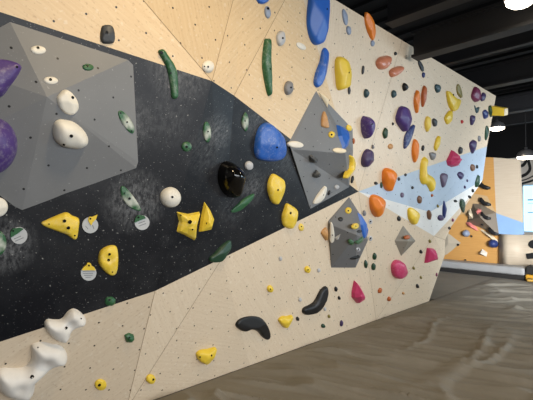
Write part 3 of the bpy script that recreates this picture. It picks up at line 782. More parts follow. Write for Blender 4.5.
('darkpurple', 'dark purple pointed hold near the wall end above blue paint', [(469, 144.5), (472, 141), (476.6, 140), (476.5, 147.5), (473, 153.6), (470.5, 149.5)], dict(h=.6)),
('grey', 'small grey hold just above the dark purple pointed hold', ell(479.3, 138.6, 1.7, 3), dict(h=.7), 'foothold'),
('darkpurple', 'dark purple and black hold below the maroon rock', [(469.7, 120), (471, 115.5), (475.4, 116), (474, 121.5), (471, 125.3)], dict(h=.6)),
('red', 'tiny red dot hold right of the yellow fin', ell(462.2, 121.7, 1.5, 1.9), dict(h=.7), 'foothold'),
('maroon', 'large maroon rock hold near the top far corner', [(471, 95), (475, 86.8), (479, 89), (481.2, 93), (480.5, 99), (476, 102.2), (472, 99.3)], dict(h=.6)),
('darkpurple', 'dark purple hold touching the maroon rock', [(480.5, 97), (483.3, 92.3), (486, 95), (484.5, 100), (481, 101.2)], dict(h=.6)),
('teal', 'grey-green pointed hold under the maroon rock', [(474, 105), (476, 108), (479.5, 107), (478.5, 112), (476, 112.7)], dict(h=.6), 'foothold'),
('navy', 'dark blue faceted hold beside the green hold at wall end', [(482.3, 112), (486, 109.6), (488.8, 113.5), (487, 117.5), (484, 118.8)], dict(h=.6), 'foothold'),
('darkgreen', 'green block hold at the upper wall end', [(488.2, 107.5), (491, 105.2), (493.4, 107), (493.2, 114.5), (491, 117.2), (489, 113)], dict(h=.5)),
('darkgreen', 'long grey-green bar hold at the wall end beside the pendant lamp', [(484.5, 137), (485.5, 128), (487.3, 125.6), (489, 128.5), (487.6, 138), (485.6, 140.3)], dict(h=.5)),
# --- lower right
('darkgreen', 'dark green oval foothold, highest of the trio right of medium volume', ell(374.6, 256.3, 2.2, 3.6, 10), dict(h=.7), 'foothold'),
('darkgreen', 'dark green oval foothold, outermost left of the trio by medium volume', ell(365.9, 264, 2, 4.2), dict(h=.7), 'foothold'),
('darkgreen', 'dark green oval foothold, lowest of the trio by medium volume', ell(373.5, 266.6, 2.3, 3.7, 10), dict(h=.7), 'foothold'),
('crimson:dust', 'rounded crimson rock hold below the taupe diamond volume', [(391, 265), (393, 261.5), (397, 259.6), (403.3, 261.5), (406.3, 267), (408, 271.5), (404.8, 276.5), (398, 279), (392.5, 275.8), (391, 270)], dict(h=.75)),
('crimson', 'flat-sided crimson gem hold near the wall end', [(427.2, 247.6), (434.6, 248.5), (438.2, 259), (424.2, 263)], dict(h=.45, style='gem', apex=(431, 254))),
('crimson', 'crimson pyramid hold near the mat, right of black boomerang', [(354.3, 280), (358, 283.5), (365.3, 295), (365.2, 299), (357.8, 303.3), (351.3, 297), (351.5, 291.5)], dict(h=.6, style='gem', apex=(357, 292))),
('black', 'small black dot foothold between taupe diamond and crimson gem', ell(421, 251.6, 1.7, 2), dict(h=.7), 'foothold'),
('olive', 'tiny olive foothold above the flat-sided crimson gem', ell(430, 241.2, 1.5, 1.8), dict(h=.7), 'foothold'),
('olive', 'tiny olive foothold right of the rounded crimson rock', ell(413.8, 268, 1.4, 1.7), dict(h=.7), 'foothold'),
('olive', 'tiny olive foothold below the flat-sided crimson gem', ell(421, 277.4, 1.3, 1.6), dict(h=.7), 'foothold'),
('black', 'round black foothold low on plywood below crimson gem', ell(417.6, 286, 1.8, 2.2), dict(h=.7), 'foothold'),
('tan', 'tiny tan foothold low on plywood left of the round black one', ell(403.4, 293.2, 1.4, 1.5), dict(h=.7), 'foothold'),
('rust', 'rust brown foothold right of the crimson pyramid, the higher of two', ell(380, 290.5, 2.1, 3, 30), dict(h=.7), 'foothold'),
('rust', 'rust orange foothold by the mat edge, the lower of two', ell(389.2, 298.8, 1.9, 2.6, 30), dict(h=.7), 'foothold'),
('rust', 'rust orange hold on the taupe diamond volume', ell(407.6, 237.2, 2.8, 2.2, -10), dict(h=.6), 'foothold'),
('maroon', 'tiny dark red foothold at the wall end, apart from the blue and white', ell(452.9, 220, 1.2, 1.9, 20), dict(h=.7), 'foothold'),
('black', 'small black foothold on the wall end edge beside the pink hold', ell(449.5, 228, 1.6, 1.5, 10), dict(h=.7), 'foothold'),
('maroon', 'tiny dark red foothold at the lower wall end near the mat', ell(436.7, 274.5, 1, 2, 10), dict(h=.7), 'foothold'),
('black', 'tiny black foothold beside the yellow wedge hold', ell(297.6, 318.7, 1.8, 2.2), dict(h=.8), 'foothold'),
('black', 'small black foothold right of the boomerang tip, higher of two', ell(336, 289, 1.8, 2.6), dict(h=.8), 'foothold'),
('black', 'small black foothold right of the boomerang tip, lower of two', ell(339.2, 297.8, 1.5, 2), dict(h=.8), 'foothold'),
('darkgreen', 'dark green foothold just above the mat, below black boomerang', ell(323.2, 325.8, 2.3, 2.2), dict(h=.8), 'foothold'),
('darkpurple', 'dark purple foothold just above the mat, below crimson pyramid', ell(341.5, 323.2, 1.8, 3.2, 10), dict(h=.8), 'foothold'),
('palegrey', 'small pale grey foothold left of the boomerang bend', ell(300, 299.6, 1.8, 2.2, 20), dict(h=.6), 'foothold'),
('palegrey', 'small pale grey foothold on plywood left of medium grey volume', ell(280.4, 258.4, 1.9, 2.4), dict(h=.6), 'foothold'),
('palegrey', 'small pale grey foothold beside the yellow knob under medium volume', ell(318.7, 270.2, 1.8, 2.2), dict(h=.6), 'foothold'),
('palegrey', 'small pale grey foothold right of the boomerang bend', ell(325, 309, 1.5, 1.9), dict(h=.6), 'foothold'),
('olive', 'small greyish green foothold below the boomerang, above the dark green one', ell(329, 316.3, 1.5, 1.9), dict(h=.6), 'foothold'),
]
for h_ in HOLDS:
    hold(h_[0], h_[1], h_[2], name=(h_[4] if len(h_) > 4 else 'climbing_hold'), **h_[3])

# yellow block hold that juts out past the upper end of the wall
o_, n_ = surf(491, 110.5)
cor = [hit_plane(x, y, o_, WN) - o_ for x, y in ((489.5, 106), (494.5, 105.5), (494.5, 114.5), (489.5, 115.5))]
jut = WN * 0.20 + Vector((0, .06, 0))
vs_ = cor + [c * 0.8 + jut for c in cor]
ob = link('climbing_hold', vs_, [(3, 2, 1, 0), (4, 5, 6, 7), (0, 1, 5, 4), (1, 2, 6, 5), (2, 3, 7, 6), (3, 0, 4, 7)], hold_mat('yellow'), loc=o_)
recalc(ob)
bv_ = ob.modifiers.new('edge', 'BEVEL'); bv_.width = 0.012; bv_.segments = 2
tag(ob, 'yellow block hold jutting out past the upper wall end against the dark ceiling', 'climbing hold', 'yellow climbing holds on the main wall')
cap = link('end_face', [c * 0.72 + jut + WN * 0.002 for c in cor] + [c * 0.7 + jut + WN * 0.008 for c in cor], [(3, 2, 1, 0), (4, 5, 6, 7), (0, 1, 5, 4), (1, 2, 6, 5), (2, 3, 7, 6), (3, 0, 4, 7)], hold_mat('cream'), parent=ob)
recalc(cap)

# ------------------------------------------------------------------ round problem tags hanging by small coloured tabs
M_tag = plain('tag_plastic', (188, 190, 190), 0.35, vary=0.06)
M_print = plain('tag_print', (118, 120, 124), 0.6)
def start_tag(label, c, r, tab, tabcol, hole, lines, extra=None):
    o, n = surf(*c)
    up = (Vector((0, 0, 1)) - n * n.z).normalized(); e1 = up.cross(n).normalized()
    root = empty('route_tag', o)
    tag(root, label, 'tag', 'round route tags on the black paint')
    def prism(name, pts, z0, z1, mat, parent):
        lo = [hit_plane(x, y, o + n * z0, n) - o for x, y in pts]
        hi = [p + n * (z1 - z0) for p in lo]
        N = len(pts)
        ob = link(name, lo + hi, [tuple(range(N)), tuple(range(2 * N - 1, N - 1, -1))] + [(i, (i + 1) % N, N + (i + 1) % N, N + i) for i in range(N)], mat, parent)
        recalc(ob)
        return ob
    d = prism('disc', ell(c[0], c[1], r, r * 1.0, 0, 32), -0.001, 0.005, M_tag, root)
    prism('tab', tab, 0.0045, 0.011, hold_mat(tabcol), root)
    prism('bolt', ell(hole[0], hole[1], .9, .9, 0, 10), 0.010, 0.016, M_bolt, root)
    for i, (x0, y0, x1, y1) in enumerate(lines):
        dx, dy = x1 - x0, y1 - y0; L = math.hypot(dx, dy); nx, ny = -dy / L * .32, dx / L * .32
        prism('print', [(x0 + nx, y0 + ny), (x1 + nx, y1 + ny), (x1 - nx, y1 - ny), (x0 - nx, y0 - ny)], 0.0048, 0.0056, M_print, d)
    for p in (extra or []):
        prism('arrow', p, 0.0048, 0.009, hold_mat('paleyellow'), d)
    return root
start_tag('round grey tag with a green slanted top, left of the yellow triangle hold', (18.9, 235.3), 8.4,
          [(10.6, 237.5), (10.5, 232), (12.5, 228.5), (16, 228), (20, 227.5), (23.5, 228.6), (18, 233)], 'green', (13.2, 230.6), [(14, 239, 21, 236), (15, 241.3, 23.5, 237.6)])
start_tag('round grey tag with a yellow pointer tab, beside the yellow triangle hold', (90, 225), 8.0,
          [(88, 218.5), (89.3, 216.6), (92, 216.7), (97.2, 214.5), (96, 218.5), (92.6, 222), (91, 225.2), (88.6, 221.5)], 'yellow', (90.3, 218.5), [(85.5, 226, 88, 229), (92.5, 225, 94, 229)])
start_tag('round grey tag with a yellow upper half, beside the yellow jug', (88.4, 272.6), 7.8,
          [(81.5, 270), (83.5, 266.7), (86.3, 265), (87, 262.8), (89, 262.4), (90.8, 263.5), (91.3, 265.5), (94, 267), (95.6, 270)], 'yellow', (88.8, 265.3),
          [(83, 271.2, 94.5, 271), (83, 273.4, 93, 273.2), (84, 275.4, 92.5, 275.2), (85.5, 277.3, 91, 277.1)])
start_tag('round pale tag with a teal green top below the chalk-covered green hold', (141.8, 222.4), 7.4,
          [(134.2, 222.5), (135, 218.5), (137, 215.5), (139, 214.8), (144, 215.5), (145.5, 218), (139, 220.5)], 'green', (138.3, 217.2), [(138.5, 223.5, 145, 221), (139, 226, 146, 223.5)])
# ------------------------------------------------------------------ room shell
M_floor = plain('concrete', (70, 68, 66), 0.8)
M_ceil = plain('black_ceiling', (8, 8, 9), 0.9)
M_beam = plain('black_steel', (27, 27, 29), 0.6)
M_bwall = plain('black_wall', (9, 9, 10), 0.9)
tag(MB().box((-8, -3, -0.5), (8, 18, -0.36)).build('floor', M_floor), kind='structure')
cb = MB().box((-8, -3, 4.55), (8, 18, 4.7))
for k in range(46):
    y = 2.0 + k * 0.33
    cb.box((-8, y, 4.5), (8, y + 0.14, 4.55))
tag(cb.build('ceiling', M_ceil), kind='structure')
for k, (y, z, w, d) in enumerate(((2.7, 3.47, .16, .34), (3.72, 3.47, .16, .34), (4.3, 3.27, .16, .3), (5.75, 3.62, .08, .2), (6.8, 3.47, .16, .34), (8.9, 3.47, .16, .34), (11.3, 4.1, .16, .34), (13.5, 4.1, .16, .34))):
    xs_ = -2.1 if y < 5 else -7.9
    b = MB().box((xs_, y, z), (7.9, y + w, z + 0.03)).box((xs_, y, z + d - .03), (7.9, y + w, z + d)).box((xs_, y + w / 2 - .02, z + .03), (7.9, y + w / 2 + .02, z + d - .03))
    tag(b.build('trim_%d' % (k + 1), M_beam), kind='structure')

tag(MB().box((5.4, -3, 2.5), (5.6, 16, 4.7)).box((5.4, -3, -.4), (5.6, 16, .35)).box((5.4, -3, .35), (5.6, -1.5, 2.5)).build('wall_right_blocker', M_bwall), kind='structure')  # unseen wall, added to keep daylight off the top of the climbing wall
tag(MB().box((-8, -3.2, -.4), (5.6, -3, 4.7)).build('wall_front', plain('pale_wall_near', (150, 146, 140), .7)), kind='structure')

# duct box under the ceiling
d_ = MB().box((-1.2, 7.35, 3.62), (0.2, 8.05, 4.02))
du = d_.build('duct_box', plain('dark_maroon_metal', (46, 36, 36), 0.6))
tag(du, 'dark reddish-brown rectangular duct box hanging under the black ceiling', 'duct')
MB().box((-1.1, 7.4, 4.02), (-1.06, 7.44, 4.5)).build('hanger', M_beam, du)
MB().box((0.06, 7.4, 4.02), (0.1, 7.44, 4.5)).build('hanger', M_beam, du)

# ------------------------------------------------------------------ wrinkled covered crash mat
def crease(x, y):
    """long narrow folds of a loose cover, fanning out away from the wall"""
    th = .12 + .055 * y + .10 * noise.noise(Vector((x * .3, y * .3, 60)))
    c_, s_ = math.cos(th), math.sin(th)
    u, v_ = x * c_ + (y - 4) * s_, -x * s_ + (y - 4) * c_
    w = noise.noise_vector(Vector((u * 0.5, v_ * 0.7, 3.1)))
    z = 0.0
    for fx, fy, off, a, k in ((.28, 1.6, 0, .070, 9.0), (.45, 2.9, 5, .055, 8.0), (.5, 4.4, 17, .036, 7.5), (.9, 7.0, 11, .012, 5.0)):
        v = Vector((u * fx + w.x * .3, v_ * fy + w.y * .55, off))
        r = max(0, 1 - abs(noise.noise(v)) * k)
        gate = max(.45, min(1, .7 + 1.6 * noise.noise(Vector((x * .6, y * .6, off + 20)))))
        z += a * r ** 1.4 * gate
    v = Vector((v_ * .35 + w.x * .4 + 9, u * 1.3 + w.y * .5 - v_ * .5, 31))
    r = max(0, 1 - abs(noise.noise(v)) * 7.5)
    z += .040 * r ** 1.4 * max(0, min(1, .3 + 1.6 * noise.noise(Vector((x * .5, y * .5, 44)))))
    return z + .010 * noise.noise(Vector((x * .9, y * .9, 5)))
X0, X1, Y0, Y1 = -3.018, 3.6, 0.9, 10.25
nx, ny = 330, 520
vs, fs = [], []
for j in range(ny + 1):
    t_ = j / ny
    y = Y0 + (Y1 - Y0) * (.45 * t_ + .55 * t_ * t_)
    for i in range(nx + 1):
        x = X0 + (X1 - X0) * i / nx
        edge = max(0, min(1, (x + 3.0) / .3, (10.15 - y) / .5)) * (1 if y < 5 else max(.55, 1 - (y - 5) * .15))
        vs.append((x, y, crease(x, y) * edge + .002))
for j in range(ny):
    for i in range(nx):
        a = j * (nx + 1) + i
        fs.append((a, a + 1, a + nx + 2, a + nx + 1))
rim = [i for i in range(nx + 1)] + [j * (nx + 1) + nx for j in range(1, ny + 1)] + [ny * (nx + 1) + i for i in range(nx - 1, -1, -1)] + [j * (nx + 1) for j in range(ny - 1, 0, -1)]
b0 = len(vs)
for r in rim: vs.append((vs[r][0], vs[r][1], -0.36))
for k in range(len(rim)):
    k2 = (k + 1) % len(rim)
    fs.append((rim[k2], rim[k], b0 + k, b0 + k2))
t = NT('mat_fabric')
ob_ = t.n('ShaderNodeTexCoord').outputs['Object']
f_ = t.noise(ob_, 1.6, 5, .6)
f2 = t.noise(ob_, 220, 2)
col = t.mix(f_, lin((120, 114, 101)), lin((142, 136, 124)))
col = t.mix(t.math('MULTIPLY', t.ramp(t.noise(ob_, 3.2, 6, .7), .55, .8), .3), col, lin((156, 148, 138)))
t.bump(f2, .25, .003)
M_mat = t.set(Base_Color=col, Roughness=.85)
mat_o = link('crash_mat', vs, fs, M_mat, smooth=True)
recalc(mat_o)
ext_ = MB().box((-6.4, 7.0, -.36), (-3.018, 10.25, .002)).build('mat_end', M_mat, mat_o)
tag(mat_o, 'big grey-brown fabric crash mat wrinkled in front of the main wall', 'mat')

M_grey_mat = plain('grey_vinyl', (168, 168, 166), 0.5)
M_dark_mat = plain('dark_vinyl', (42, 40, 38), 0.6)
fm = empty('landing_mat', (-3.0, 10.5, -0.36)); tag(fm, 'raised pale grey landing mat with dark front edge below the far wall', 'mat')
def child_box(name, lo, hi, mat, root, bev=0.0):
    o = MB().box([a - b for a, b in zip(lo, root.location)], [a - b for a, b in zip(hi, root.location)]).build(name, mat, root)
    if bev:
        m = o.modifiers.new('edge', 'BEVEL'); m.width = bev; m.segments = 3
    return o
child_box('front_edge', (-6.5, 10.27, -.36), (-2.46, 10.4, .09), M_dark_mat, fm)
o_ = child_box('top_cover', (-6.5, 10.28, .09), (-2.46, 10.72, .27), M_grey_mat, fm, .05)

# folded black and yellow pad at the end of the landing mat
pad = empty('folded_pad', (-1.2, 10.5, -0.36)); tag(pad, 'folded black and yellow crash pad at the end of the grey landing mat', 'crash pad')
child_box('base', (-2.44, 10.3, -.36), (0.4, 10.7, -.03), M_dark_mat, pad, .03)
child_box('yellow_panel', (-2.44, 10.27, -.03), (0.4, 10.7, .13), plain('yellow_vinyl', (214, 160, 50), 0.5), pad, .03)
child_box('black_panel', (-2.44, 10.3, .13), (0.4, 10.7, .31), M_dark_mat, pad, .03)
child_box('yellow_strip', (-2.35, 10.0, .022), (0.4, 10.265, .07), plain('yellow_vinyl', (214, 170, 80), 0.5), pad, .02)

# ------------------------------------------------------------------ far climbing wall
FY = 10.85
FN = Vector((0, -1, 0))
def fp(px, py, off=0.0):
    return hit_plane(px, py, (0, FY - off, 0), FN)
M_fw = wood('plywood_orange', (226, 174, 102), (204, 148, 80), speck=False, dots=False)
M_fw2 = wood('plywood_sand', (222, 190, 146), (196, 160, 112), speck=False, dots=False)
M_fw3 = wood('plywood_white', (226, 212, 190), (206, 186, 158), speck=False, dots=False)
M_skyb = paint('sky_blue_paint', (150, 186, 226), 0.5, dots=False)
FV = [fp(400, 272), fp(501, 268), fp(499, 235), fp(493.5, 157.5), fp(400, 154), fp(487, 196), fp(455, 190),
      fp(519.5, 159.5), fp(522.5, 222.5), fp(496, 213), fp(523, 234.5), fp(400, 225), fp(464, 214)]
FF = [((0, 1, 2, 12, 11), 0), ((11, 12, 2, 9, 5, 6), 1), ((6, 5, 9, 3, 4), 0), ((3, 9, 8, 7), 2), ((9, 2, 10, 8), 3)]
far = link('wall_far', FV, [f for f, m in FF], [M_fw, M_fw2, M_fw3, M_skyb], midx=[m for f, m in FF], uvs=lambda i, co: (co.x, co.z))
bm = bmesh.new(); bm.from_mesh(far.data)
for v in bm.verts:
    if v.index in (7, 8, 10): v.co.y -= 0.0
bmesh.ops.recalc_face_normals(bm, faces=bm.faces)
if sum(f.normal.y for f in bm.faces) > 0: bmesh.ops.reverse_faces(bm, faces=bm.faces)
bm.to_mesh(far.data); bm.free()
far.modifiers.new('thickness', 'SOLIDIFY').thickness = 0.1
far.modifiers[0].offset = -1
tag(far, 'far plywood climbing wall', 'wall', kind='structure')
# low curved plywood wall running on from the far wall
px_ = [(501, 0), (509, .10), (517, .02), (526, 0), (545, .05), (640, .05)]
lv, lf = [], []
for x, off in px_:
    a = fp(x, 234.6, off); c = fp(x, 269, off)
    a.z = fp(515, 234.6).z; c.z = 0.2
    lv += [a, c]
for i in range(len(px_) - 1): lf.append((2 * i, 2 * i + 1, 2 * i + 3, 2 * i + 2))
low = link('wall_low', lv, lf, M_fw3, smooth=True, uvs=lambda i, co: (co.x, co.z))
low.modifiers.new('thickness', 'SOLIDIFY').thickness = 0.12
low.modifiers[0].offset = 0
tag(low, kind='structure')
# big black shapes on the low wall
for lab, pts in (('round black hold on the low plywood wall at the far side', ell(534, 244.2, 5.2, 4.4)),
                 ('square black hold on the low plywood wall, under the round black one', [(526.5, 253.5), (540, 251.5), (540, 258), (527.5, 259)])):
    vs = [fp(x, y, .03) for x, y in pts]; c = sum(vs, Vector()) / len(vs)
    n = len(vs)
    vs2 = [v - c for v in vs] + [v - c + Vector((0, -.06, 0)) for v in vs]
    o = link('climbing_hold', vs2, [tuple(range(n)), tuple(range(2 * n - 1, n - 1, -1))] + [(i, (i + 1) % n, n + (i + 1) % n, n + i) for i in range(n)], hold_mat('black'), loc=c)
    recalc(o); m = o.modifiers.new('edge', 'BEVEL'); m.width = .012; m.segments = 2
    tag(o, lab, 'climbing hold', 'black holds on the low far wall')

FS_V = [v.co.copy() for v in far.data.vertices]; FS_F = [tuple(p.vertices) for p in far.data.polygons]
def far_pt(px, py, off=0.0):
    d = ray(px, py)
    h, n, i, dd = BVHTree.FromPolygons(FS_V, FS_F).ray_cast(EYE, d)
    return (h if h is not None else fp(px, py)) + Vector((0, -off, 0))
# grey volume and holds on the far wall
def far_solid(name, label, cat, group, pts, inner, faces, mat):
    vs = [far_pt(p[0], p[1], -.001) for p in pts] + [far_pt(*p) for p in inner]
    c = sum(vs, Vector()) / len(vs); n = len(pts)
    if faces is None:
        k = n
        faces = [(i, (i + 1) % n, n) for i in range(n)]
    fs = list(faces)
    if name == 'volume':
        b_ = len(FS_V); FS_V.extend(vs); FS_F.extend(tuple(b_ + i for i in f) for f in fs)
    o = link(name, [v - c for v in vs], fs, mat, loc=c, uvs=lambda i, co: (co.x, co.z))
    recalc(o); tag(o, label, cat, group)
    return o
far_solid('volume', 'brownish grey volume on the far wall beside pale blue paint', 'climbing volume', None,
          [(473, 203.5), (481, 204), (496, 212.5), (499, 236), (488, 231), (466.5, 222)], [(484, 217, .28)], None, paint('brown_grey_paint', (120, 108, 92), .55, dots=False))
far_solid('volume', 'pale grey-tan flat volume on the far wall against the main wall end', 'climbing volume', None, [(438, 244), (447.5, 232.5), (461, 243), (447, 254.5), (440, 257)], [(449, 243, .06)], None, paint('pale_tan_paint', (190, 178, 156), .55, dots=False))
far_solid('climbing_hold', 'white diamond hold on the lower orange far wall', 'climbing hold', None, [(478.5, 254), (482.5, 249), (487.5, 252.5), (486.5, 257)], [(482.6, 252.8, .16)], None, hold_mat('white'))
far_solid('climbing_hold', 'pale cream peg hold on the far wall by the main wall end', 'climbing hold', None, [(468, 210.5), (470.5, 208.5), (472.5, 214), (473, 218.5), (469, 219)], [(470.5, 214, .12)], None, hold_mat('cream'))
far_solid('climbing_hold', 'pink rounded hold on the grey volume of far wall', 'climbing hold', 'pink holds on the far wall', [(475.5, 211.5), (478, 208.5), (481.5, 209.5), (481, 213), (477.5, 214.5)], [(478.5, 211.3, .14)], None, hold_mat('pink'))
far_solid('climbing_hold', 'long pink strip hold sloping below the grey volume', 'climbing hold', 'pink holds on the far wall', [(465.5, 222.5), (469, 222), (476, 226.5), (478.5, 231), (475, 230.3), (468, 226.5)], [(471.5, 226, .12)], None, hold_mat('pink'))
far_solid('climbing_hold', 'long cream strip hold sloping down to the navy ball', 'climbing hold', None, [(479.5, 229.6), (482, 229.3), (490, 233.5), (500, 242), (498, 244), (487, 235.5)], [(488, 234.3, .10)], None, hold_mat('cream'))
def far_ball(label, cx, cy, rx, ry, color, off=0.0, group='round holds on the far wall', name='climbing_hold'):
    c = far_pt(cx, cy, -.001); s = (c - EYE).length / F
    vs, fs = [], []
    N, M = 16, 6
    for j in range(M):
        a = j / M * math.pi / 2
        for k in range(N):
            t_ = 2 * math.pi * k / N
            vs.append((rx * s * 1.0 * math.cos(a) * math.cos(t_), -0.16 * (rx * s / .12) * math.sin(a), ry * s * math.cos(a) * math.sin(t_)))
    vs.append((0, -0.16 * (rx * s / .12), 0))
    for j in range(M - 1):
        for k in range(N): fs.append((j * N + k, j * N + (k + 1) % N, (j + 1) * N + (k + 1) % N, (j + 1) * N + k))
    for k in range(N): fs.append(((M - 1) * N + k, (M - 1) * N + (k + 1) % N, M * N))
    fs.append(tuple(range(N)))
    o = link(name, vs, fs, hold_mat(color), loc=c, smooth=True); recalc(o)
    tag(o, label, 'climbing hold', group)
    return o
far_ball('grey-blue ball hold on the orange far wall, apart from the navy one', 466.3, 233.4, 3.2, 3.2, 'greyblue')
far_ball('navy ball hold at the lower corner of the far grey volume', 493.5, 243.6, 4, 3.8, 'navy')
far_ball('tiny black dot hold beside the grey-blue ball', 471.5, 236.3, 1, 1, 'black')
far_ball('tiny black dot hold low on the orange far wall, near the main wall', 458, 244.8, 1.1, 1.1, 'black')
far_ball('tiny black dot hold lowest on the orange far wall', 465.3, 260.3, 1, 1, 'black')
far_ball('tiny black dot hold above the navy ball', 490.4, 236.2, 1.3, 1.3, 'black')
far_ball('tiny black dot hold on the face of far grey volume', 482.3, 224.6, 1, 1, 'black', .3)
def crescent(label, cx, cy, r, off):
    """a curved bar hold bending up at one end"""
    c = far_pt(cx, cy, -.001); s = (c - EYE).length / F
    path = [(-.9, .75), (-.75, .1), (-.3, -.35), (.3, -.6), (.95, -.7)]
    vs, fs = [], []
    N = 10
    for i, (x, z) in enumerate(path):
        x0, z0 = path[max(0, i - 1)]; x1, z1 = path[min(len(path) - 1, i + 1)]
        L = math.hypot(x1 - x0, z1 - z0); nx_, nz_ = -(z1 - z0) / L, (x1 - x0) / L
        rr = .42 if 0 < i < len(path) - 1 else .2
        for k in range(N):
            a = 2 * math.pi * k / N
            vs.append(((x + nx_ * rr * math.cos(a)) * r * s, (-.38 + rr * math.sin(a)) * r * s, (z + nz_ * rr * math.cos(a)) * r * s))
    for i in range(len(path) - 1):
        for k in range(N): fs.append((i * N + k, i * N + (k + 1) % N, (i + 1) * N + (k + 1) % N, (i + 1) * N + k))
    fs += [tuple(range(N)), tuple((len(path) - 1) * N + k for k in range(N))]
    o = link('climbing_hold', vs, fs, hold_mat('black'), loc=c, smooth=True); recalc(o)
    tag(o, label, 'climbing hold', 'black crescent holds on the far wall')
    return o
crescent('black crescent hold highest on the far wall', 485.8, 185, 4.4, .0)
crescent('black crescent hold second from top, above the far grey volume', 486.3, 201.3, 4.4, .0)
crescent('black crescent hold on the far grey volume, upper one', 486.6, 215.3, 4, .24)
crescent('black crescent hold at the corner of far grey volume by blue paint', 494.3, 231, 4, .1)

# ------------------------------------------------------------------ back wall with window and painted stripes
BY = 16.0
BN = Vector((0, -1, 0))
def bp(px, py, off=0.0): return hit_plane(px, py, (0, BY - off, 0), BN)
zt, zb = bp(526, 184).z, bp(526, 233).z
xl = bp(521, 200).x
zm = bp(526, 157).z
M_pale = plain('pale_wall', (226, 218, 206), .6)
wb = MB().box((-8, BY, zm), (8, BY + .2, 4.7)).build('wall_back', M_bwall); tag(wb, kind='structure')
wb2 = MB().box((-8, BY, zt), (8, BY + .2, zm)).box((-8, BY, -.4), (8, BY + .2, zb)).box((-8, BY, zb), (xl, BY + .2, zt)).build('trim_20', M_pale); tag(wb2, kind='structure')
def stripe(pts, w):
    """curved painted stripe as a thin raised strip"""
    p = []
    for i in range(len(pts) - 1):
        for k in range(8):
            a, b, c, d = pts[max(0, i - 1)], pts[i], pts[i + 1], pts[min(len(pts) - 1, i + 2)]
            t_ = k / 8
            p.append(tuple(.5 * (2 * b[j] + (c[j] - a[j]) * t_ + (2 * a[j] - 5 * b[j] + 4 * c[j] - d[j]) * t_ * t_ + (3 * b[j] - a[j] - 3 * c[j] + d[j]) * t_ ** 3) for j in (0, 1)))
    p.append(pts[-1])
    vs, fs = [], []
    for i, q in enumerate(p):
        q0, q1 = p[max(0, i - 1)], p[min(len(p) - 1, i + 1)]
        L = math.hypot(q1[0] - q0[0], q1[1] - q0[1]) or 1
        nx_, ny_ = -(q1[1] - q0[1]) / L * w / 2, (q1[0] - q0[0]) / L * w / 2
        for off in (0.0, .006):
            vs += [bp(q[0] + nx_, q[1] + ny_, off), bp(q[0] - nx_, q[1] - ny_, off)]
    for i in range(len(p) - 1):
        a, b = 4 * i, 4 * i + 4
        fs += [(a + 2, a + 3, b + 3, b + 2), (a, a + 2, b + 2, b), (a + 3, a + 1, b + 1, b + 3)]
    return vs, fs
for pts, w in (([(512, 180), (522, 176.2), (527.5, 173), (530, 168), (528, 160)], 3), ([(512, 187), (522, 183.6), (531, 181), (539, 177), (548, 168)], 2), ([(514, 181.5), (524, 180), (533, 176), (541, 170), (545, 160)], 1.2), ([(512, 165.5), (521, 166), (525, 163), (527, 157.5)], 3)):
    vs, fs = stripe(pts, w)
    o = link('painted_stripe', vs, fs, plain('stripe_black', (18, 17, 17), .6), parent=wb2)
    recalc(o)
# window: frame, bars, panes
win = MB()
x0, x1 = xl, xl + 3.2
for lo, hi in (((x0, BY - .02, zb), (x0 + .07, BY + .1, zt)), ((x1 - .07, BY - .02, zb), (x1, BY + .1, zt)), ((x0, BY - .02, zt - .06), (x1, BY + .1, zt)), ((x0, BY - .02, zb), (x1, BY + .1, zb + .06))):
    win.box(lo, hi)
wn = win.build('window_1', plain('window_frame_white', (214, 226, 232), .4)); tag(wn, kind='structure')
for y0, y1 in ((199.3, 200.5), (212, 212.8), (203, 203.4)):
    za, zc = bp(528, y1).z, bp(528, y0).z
    MB().box((x0 + .2, BY - .01, za), (x1 - .07, BY + .03, zc)).build('glazing_bar', plain('bar_grey', (110, 130, 146), .5), wn)
g = NT('window_daylight')
g.set(Base_Color=lin((190, 230, 250)), Emission_Color=lin((176, 226, 255)), Emission_Strength=1.5, Roughness=.2)
MB().box((x0 + .05, BY + .05, zb + .05), (x1 - .05, BY + .06, zt - .05)).build('window_pane', g.m, wn)

# ------------------------------------------------------------------ pendant lamps
M_shade = plain('lamp_shade_grey', (120, 120, 122), .35, .6)
gl = NT('lamp_glow')
gl.set(Base_Color=(1, 1, 1, 1), Emission_Color=lin((255, 238, 214)), Emission_Strength=14.0)
def pendant(label, loc, r, power, color=(1.0, .84, .62)):
    root = empty('pendant_lamp', loc); tag(root, label, 'lamp', 'pendant lamps under the black ceiling')
    MB().lathe((0, 0, 0), [(r, 0), (r * .98, r * .25), (r * .8, r * .62), (r * .45, r * .86), (r * .16, r * .95), (r * .16, r * 1.15), (r * .10, r * 1.15), (r * .12, r * .90), (r * .42, r * .80), (r * .76, r * .58), (r * .94, r * .2), (r * .96, 0), (r, 0)], 28, False).build('lamp_shade', M_shade, root, smooth=True)
    MB().lathe((0, 0, 0), [(r * .93, .005), (r * .9, -.03), (r * .6, -.06), (.001, -.07)], 28, True).build('diffuser', gl.m, root, smooth=True)
    MB().lathe((0, 0, 0), [(.012, r * 1.1), (.012, 4.5 - loc[2])], 8).build('cord', M_beam, root)
    L = bpy.data.lights.new('lamp_light', 'SPOT'); L.energy = power; L.color = color; L.spot_size = math.radians(165); L.spot_blend = .6; L.shadow_soft_size = r * .8
    lo = bpy.data.objects.new('lamp_light', L); C.objects.link(lo); lo.parent = root; lo.location = (0, 0, -.14)
    return root
def at_depth(px, py, d):
    q = ROT @ Vector(((px - 266.5) / F, -(py - 200) / F, -1.0))
    return EYE + q * d
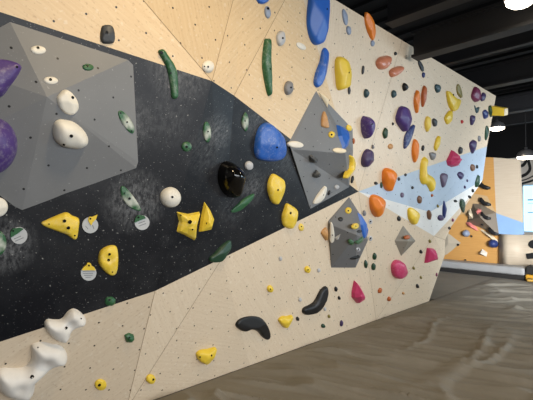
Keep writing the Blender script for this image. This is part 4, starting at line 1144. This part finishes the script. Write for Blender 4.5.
LAMPS = [('brightest pendant lamp, cut by the top edge of the picture', at_depth(521, -1.5, 3.45), .125, 30),
         ('pendant lamp beside the far end of the main wall', at_depth(497, 128, 10.2), .18, 50),
         ('pendant lamp over the far climbing wall, above the window', at_depth(526, 157, 11.0), .23, 50)]
for a in LAMPS: pendant(*a)
for k, p in enumerate(((-.7, 1.2, 3.75), (1.6, 4.6, 3.75), (1.6, 8.2, 3.75), (1.6, .6, 3.75))):
    L = bpy.data.lights.new('lamp_light', 'SPOT'); L.energy = (150, 12, 8, 40)[k]; L.color = (1.0, .78, .48); L.spot_size = math.radians(165); L.spot_blend = .6; L.shadow_soft_size = .15
    lo = bpy.data.objects.new('lamp_light', L); C.objects.link(lo); lo.location = p

# unseen area lights: daylight from the room's open side, plus an added far-wall fill
def area(loc, target, sx, sy, power, color, spread=180):
    L = bpy.data.lights.new('daylight_fill', 'AREA'); L.shape = 'RECTANGLE'; L.size = sx; L.size_y = sy; L.energy = power; L.color = color; L.spread = math.radians(spread)
    o = bpy.data.objects.new('daylight_fill', L); C.objects.link(o)
    o.location = loc
    o.rotation_euler = (Vector(target) - Vector(loc)).to_track_quat('-Z', 'Y').to_euler()
    return o
area((4.8, 2.6, 1.5), (-3, 2.9, .5), 7, 2.0, 175, (.93, .96, 1.0), 115)
area((1.6, 5.6, 1.7), (-3.0, 10.8, 1.2), 2.2, 2.2, 105, (.92, .95, 1.0), 65)  # added fill in mid-room to brighten the far wall, no window there
area((3.6, 11.0, 1.6), (-2.8, 4.0, 1.2), 3, 2.2, 100, (.66, .86, 1.0), 120)

w = bpy.data.worlds.new('world'); bpy.context.scene.world = w; w.use_nodes = True
w.node_tree.nodes['Background'].inputs[0].default_value = (.80, .88, 1.0, 1)
w.node_tree.nodes['Background'].inputs[1].default_value = .35
sc = bpy.context.scene
sc.view_settings.view_transform = 'Standard'; sc.view_settings.look = 'None'; sc.view_settings.gamma = 1; sc.view_settings.use_curve_mapping = False
sc.view_settings.exposure = 0.0
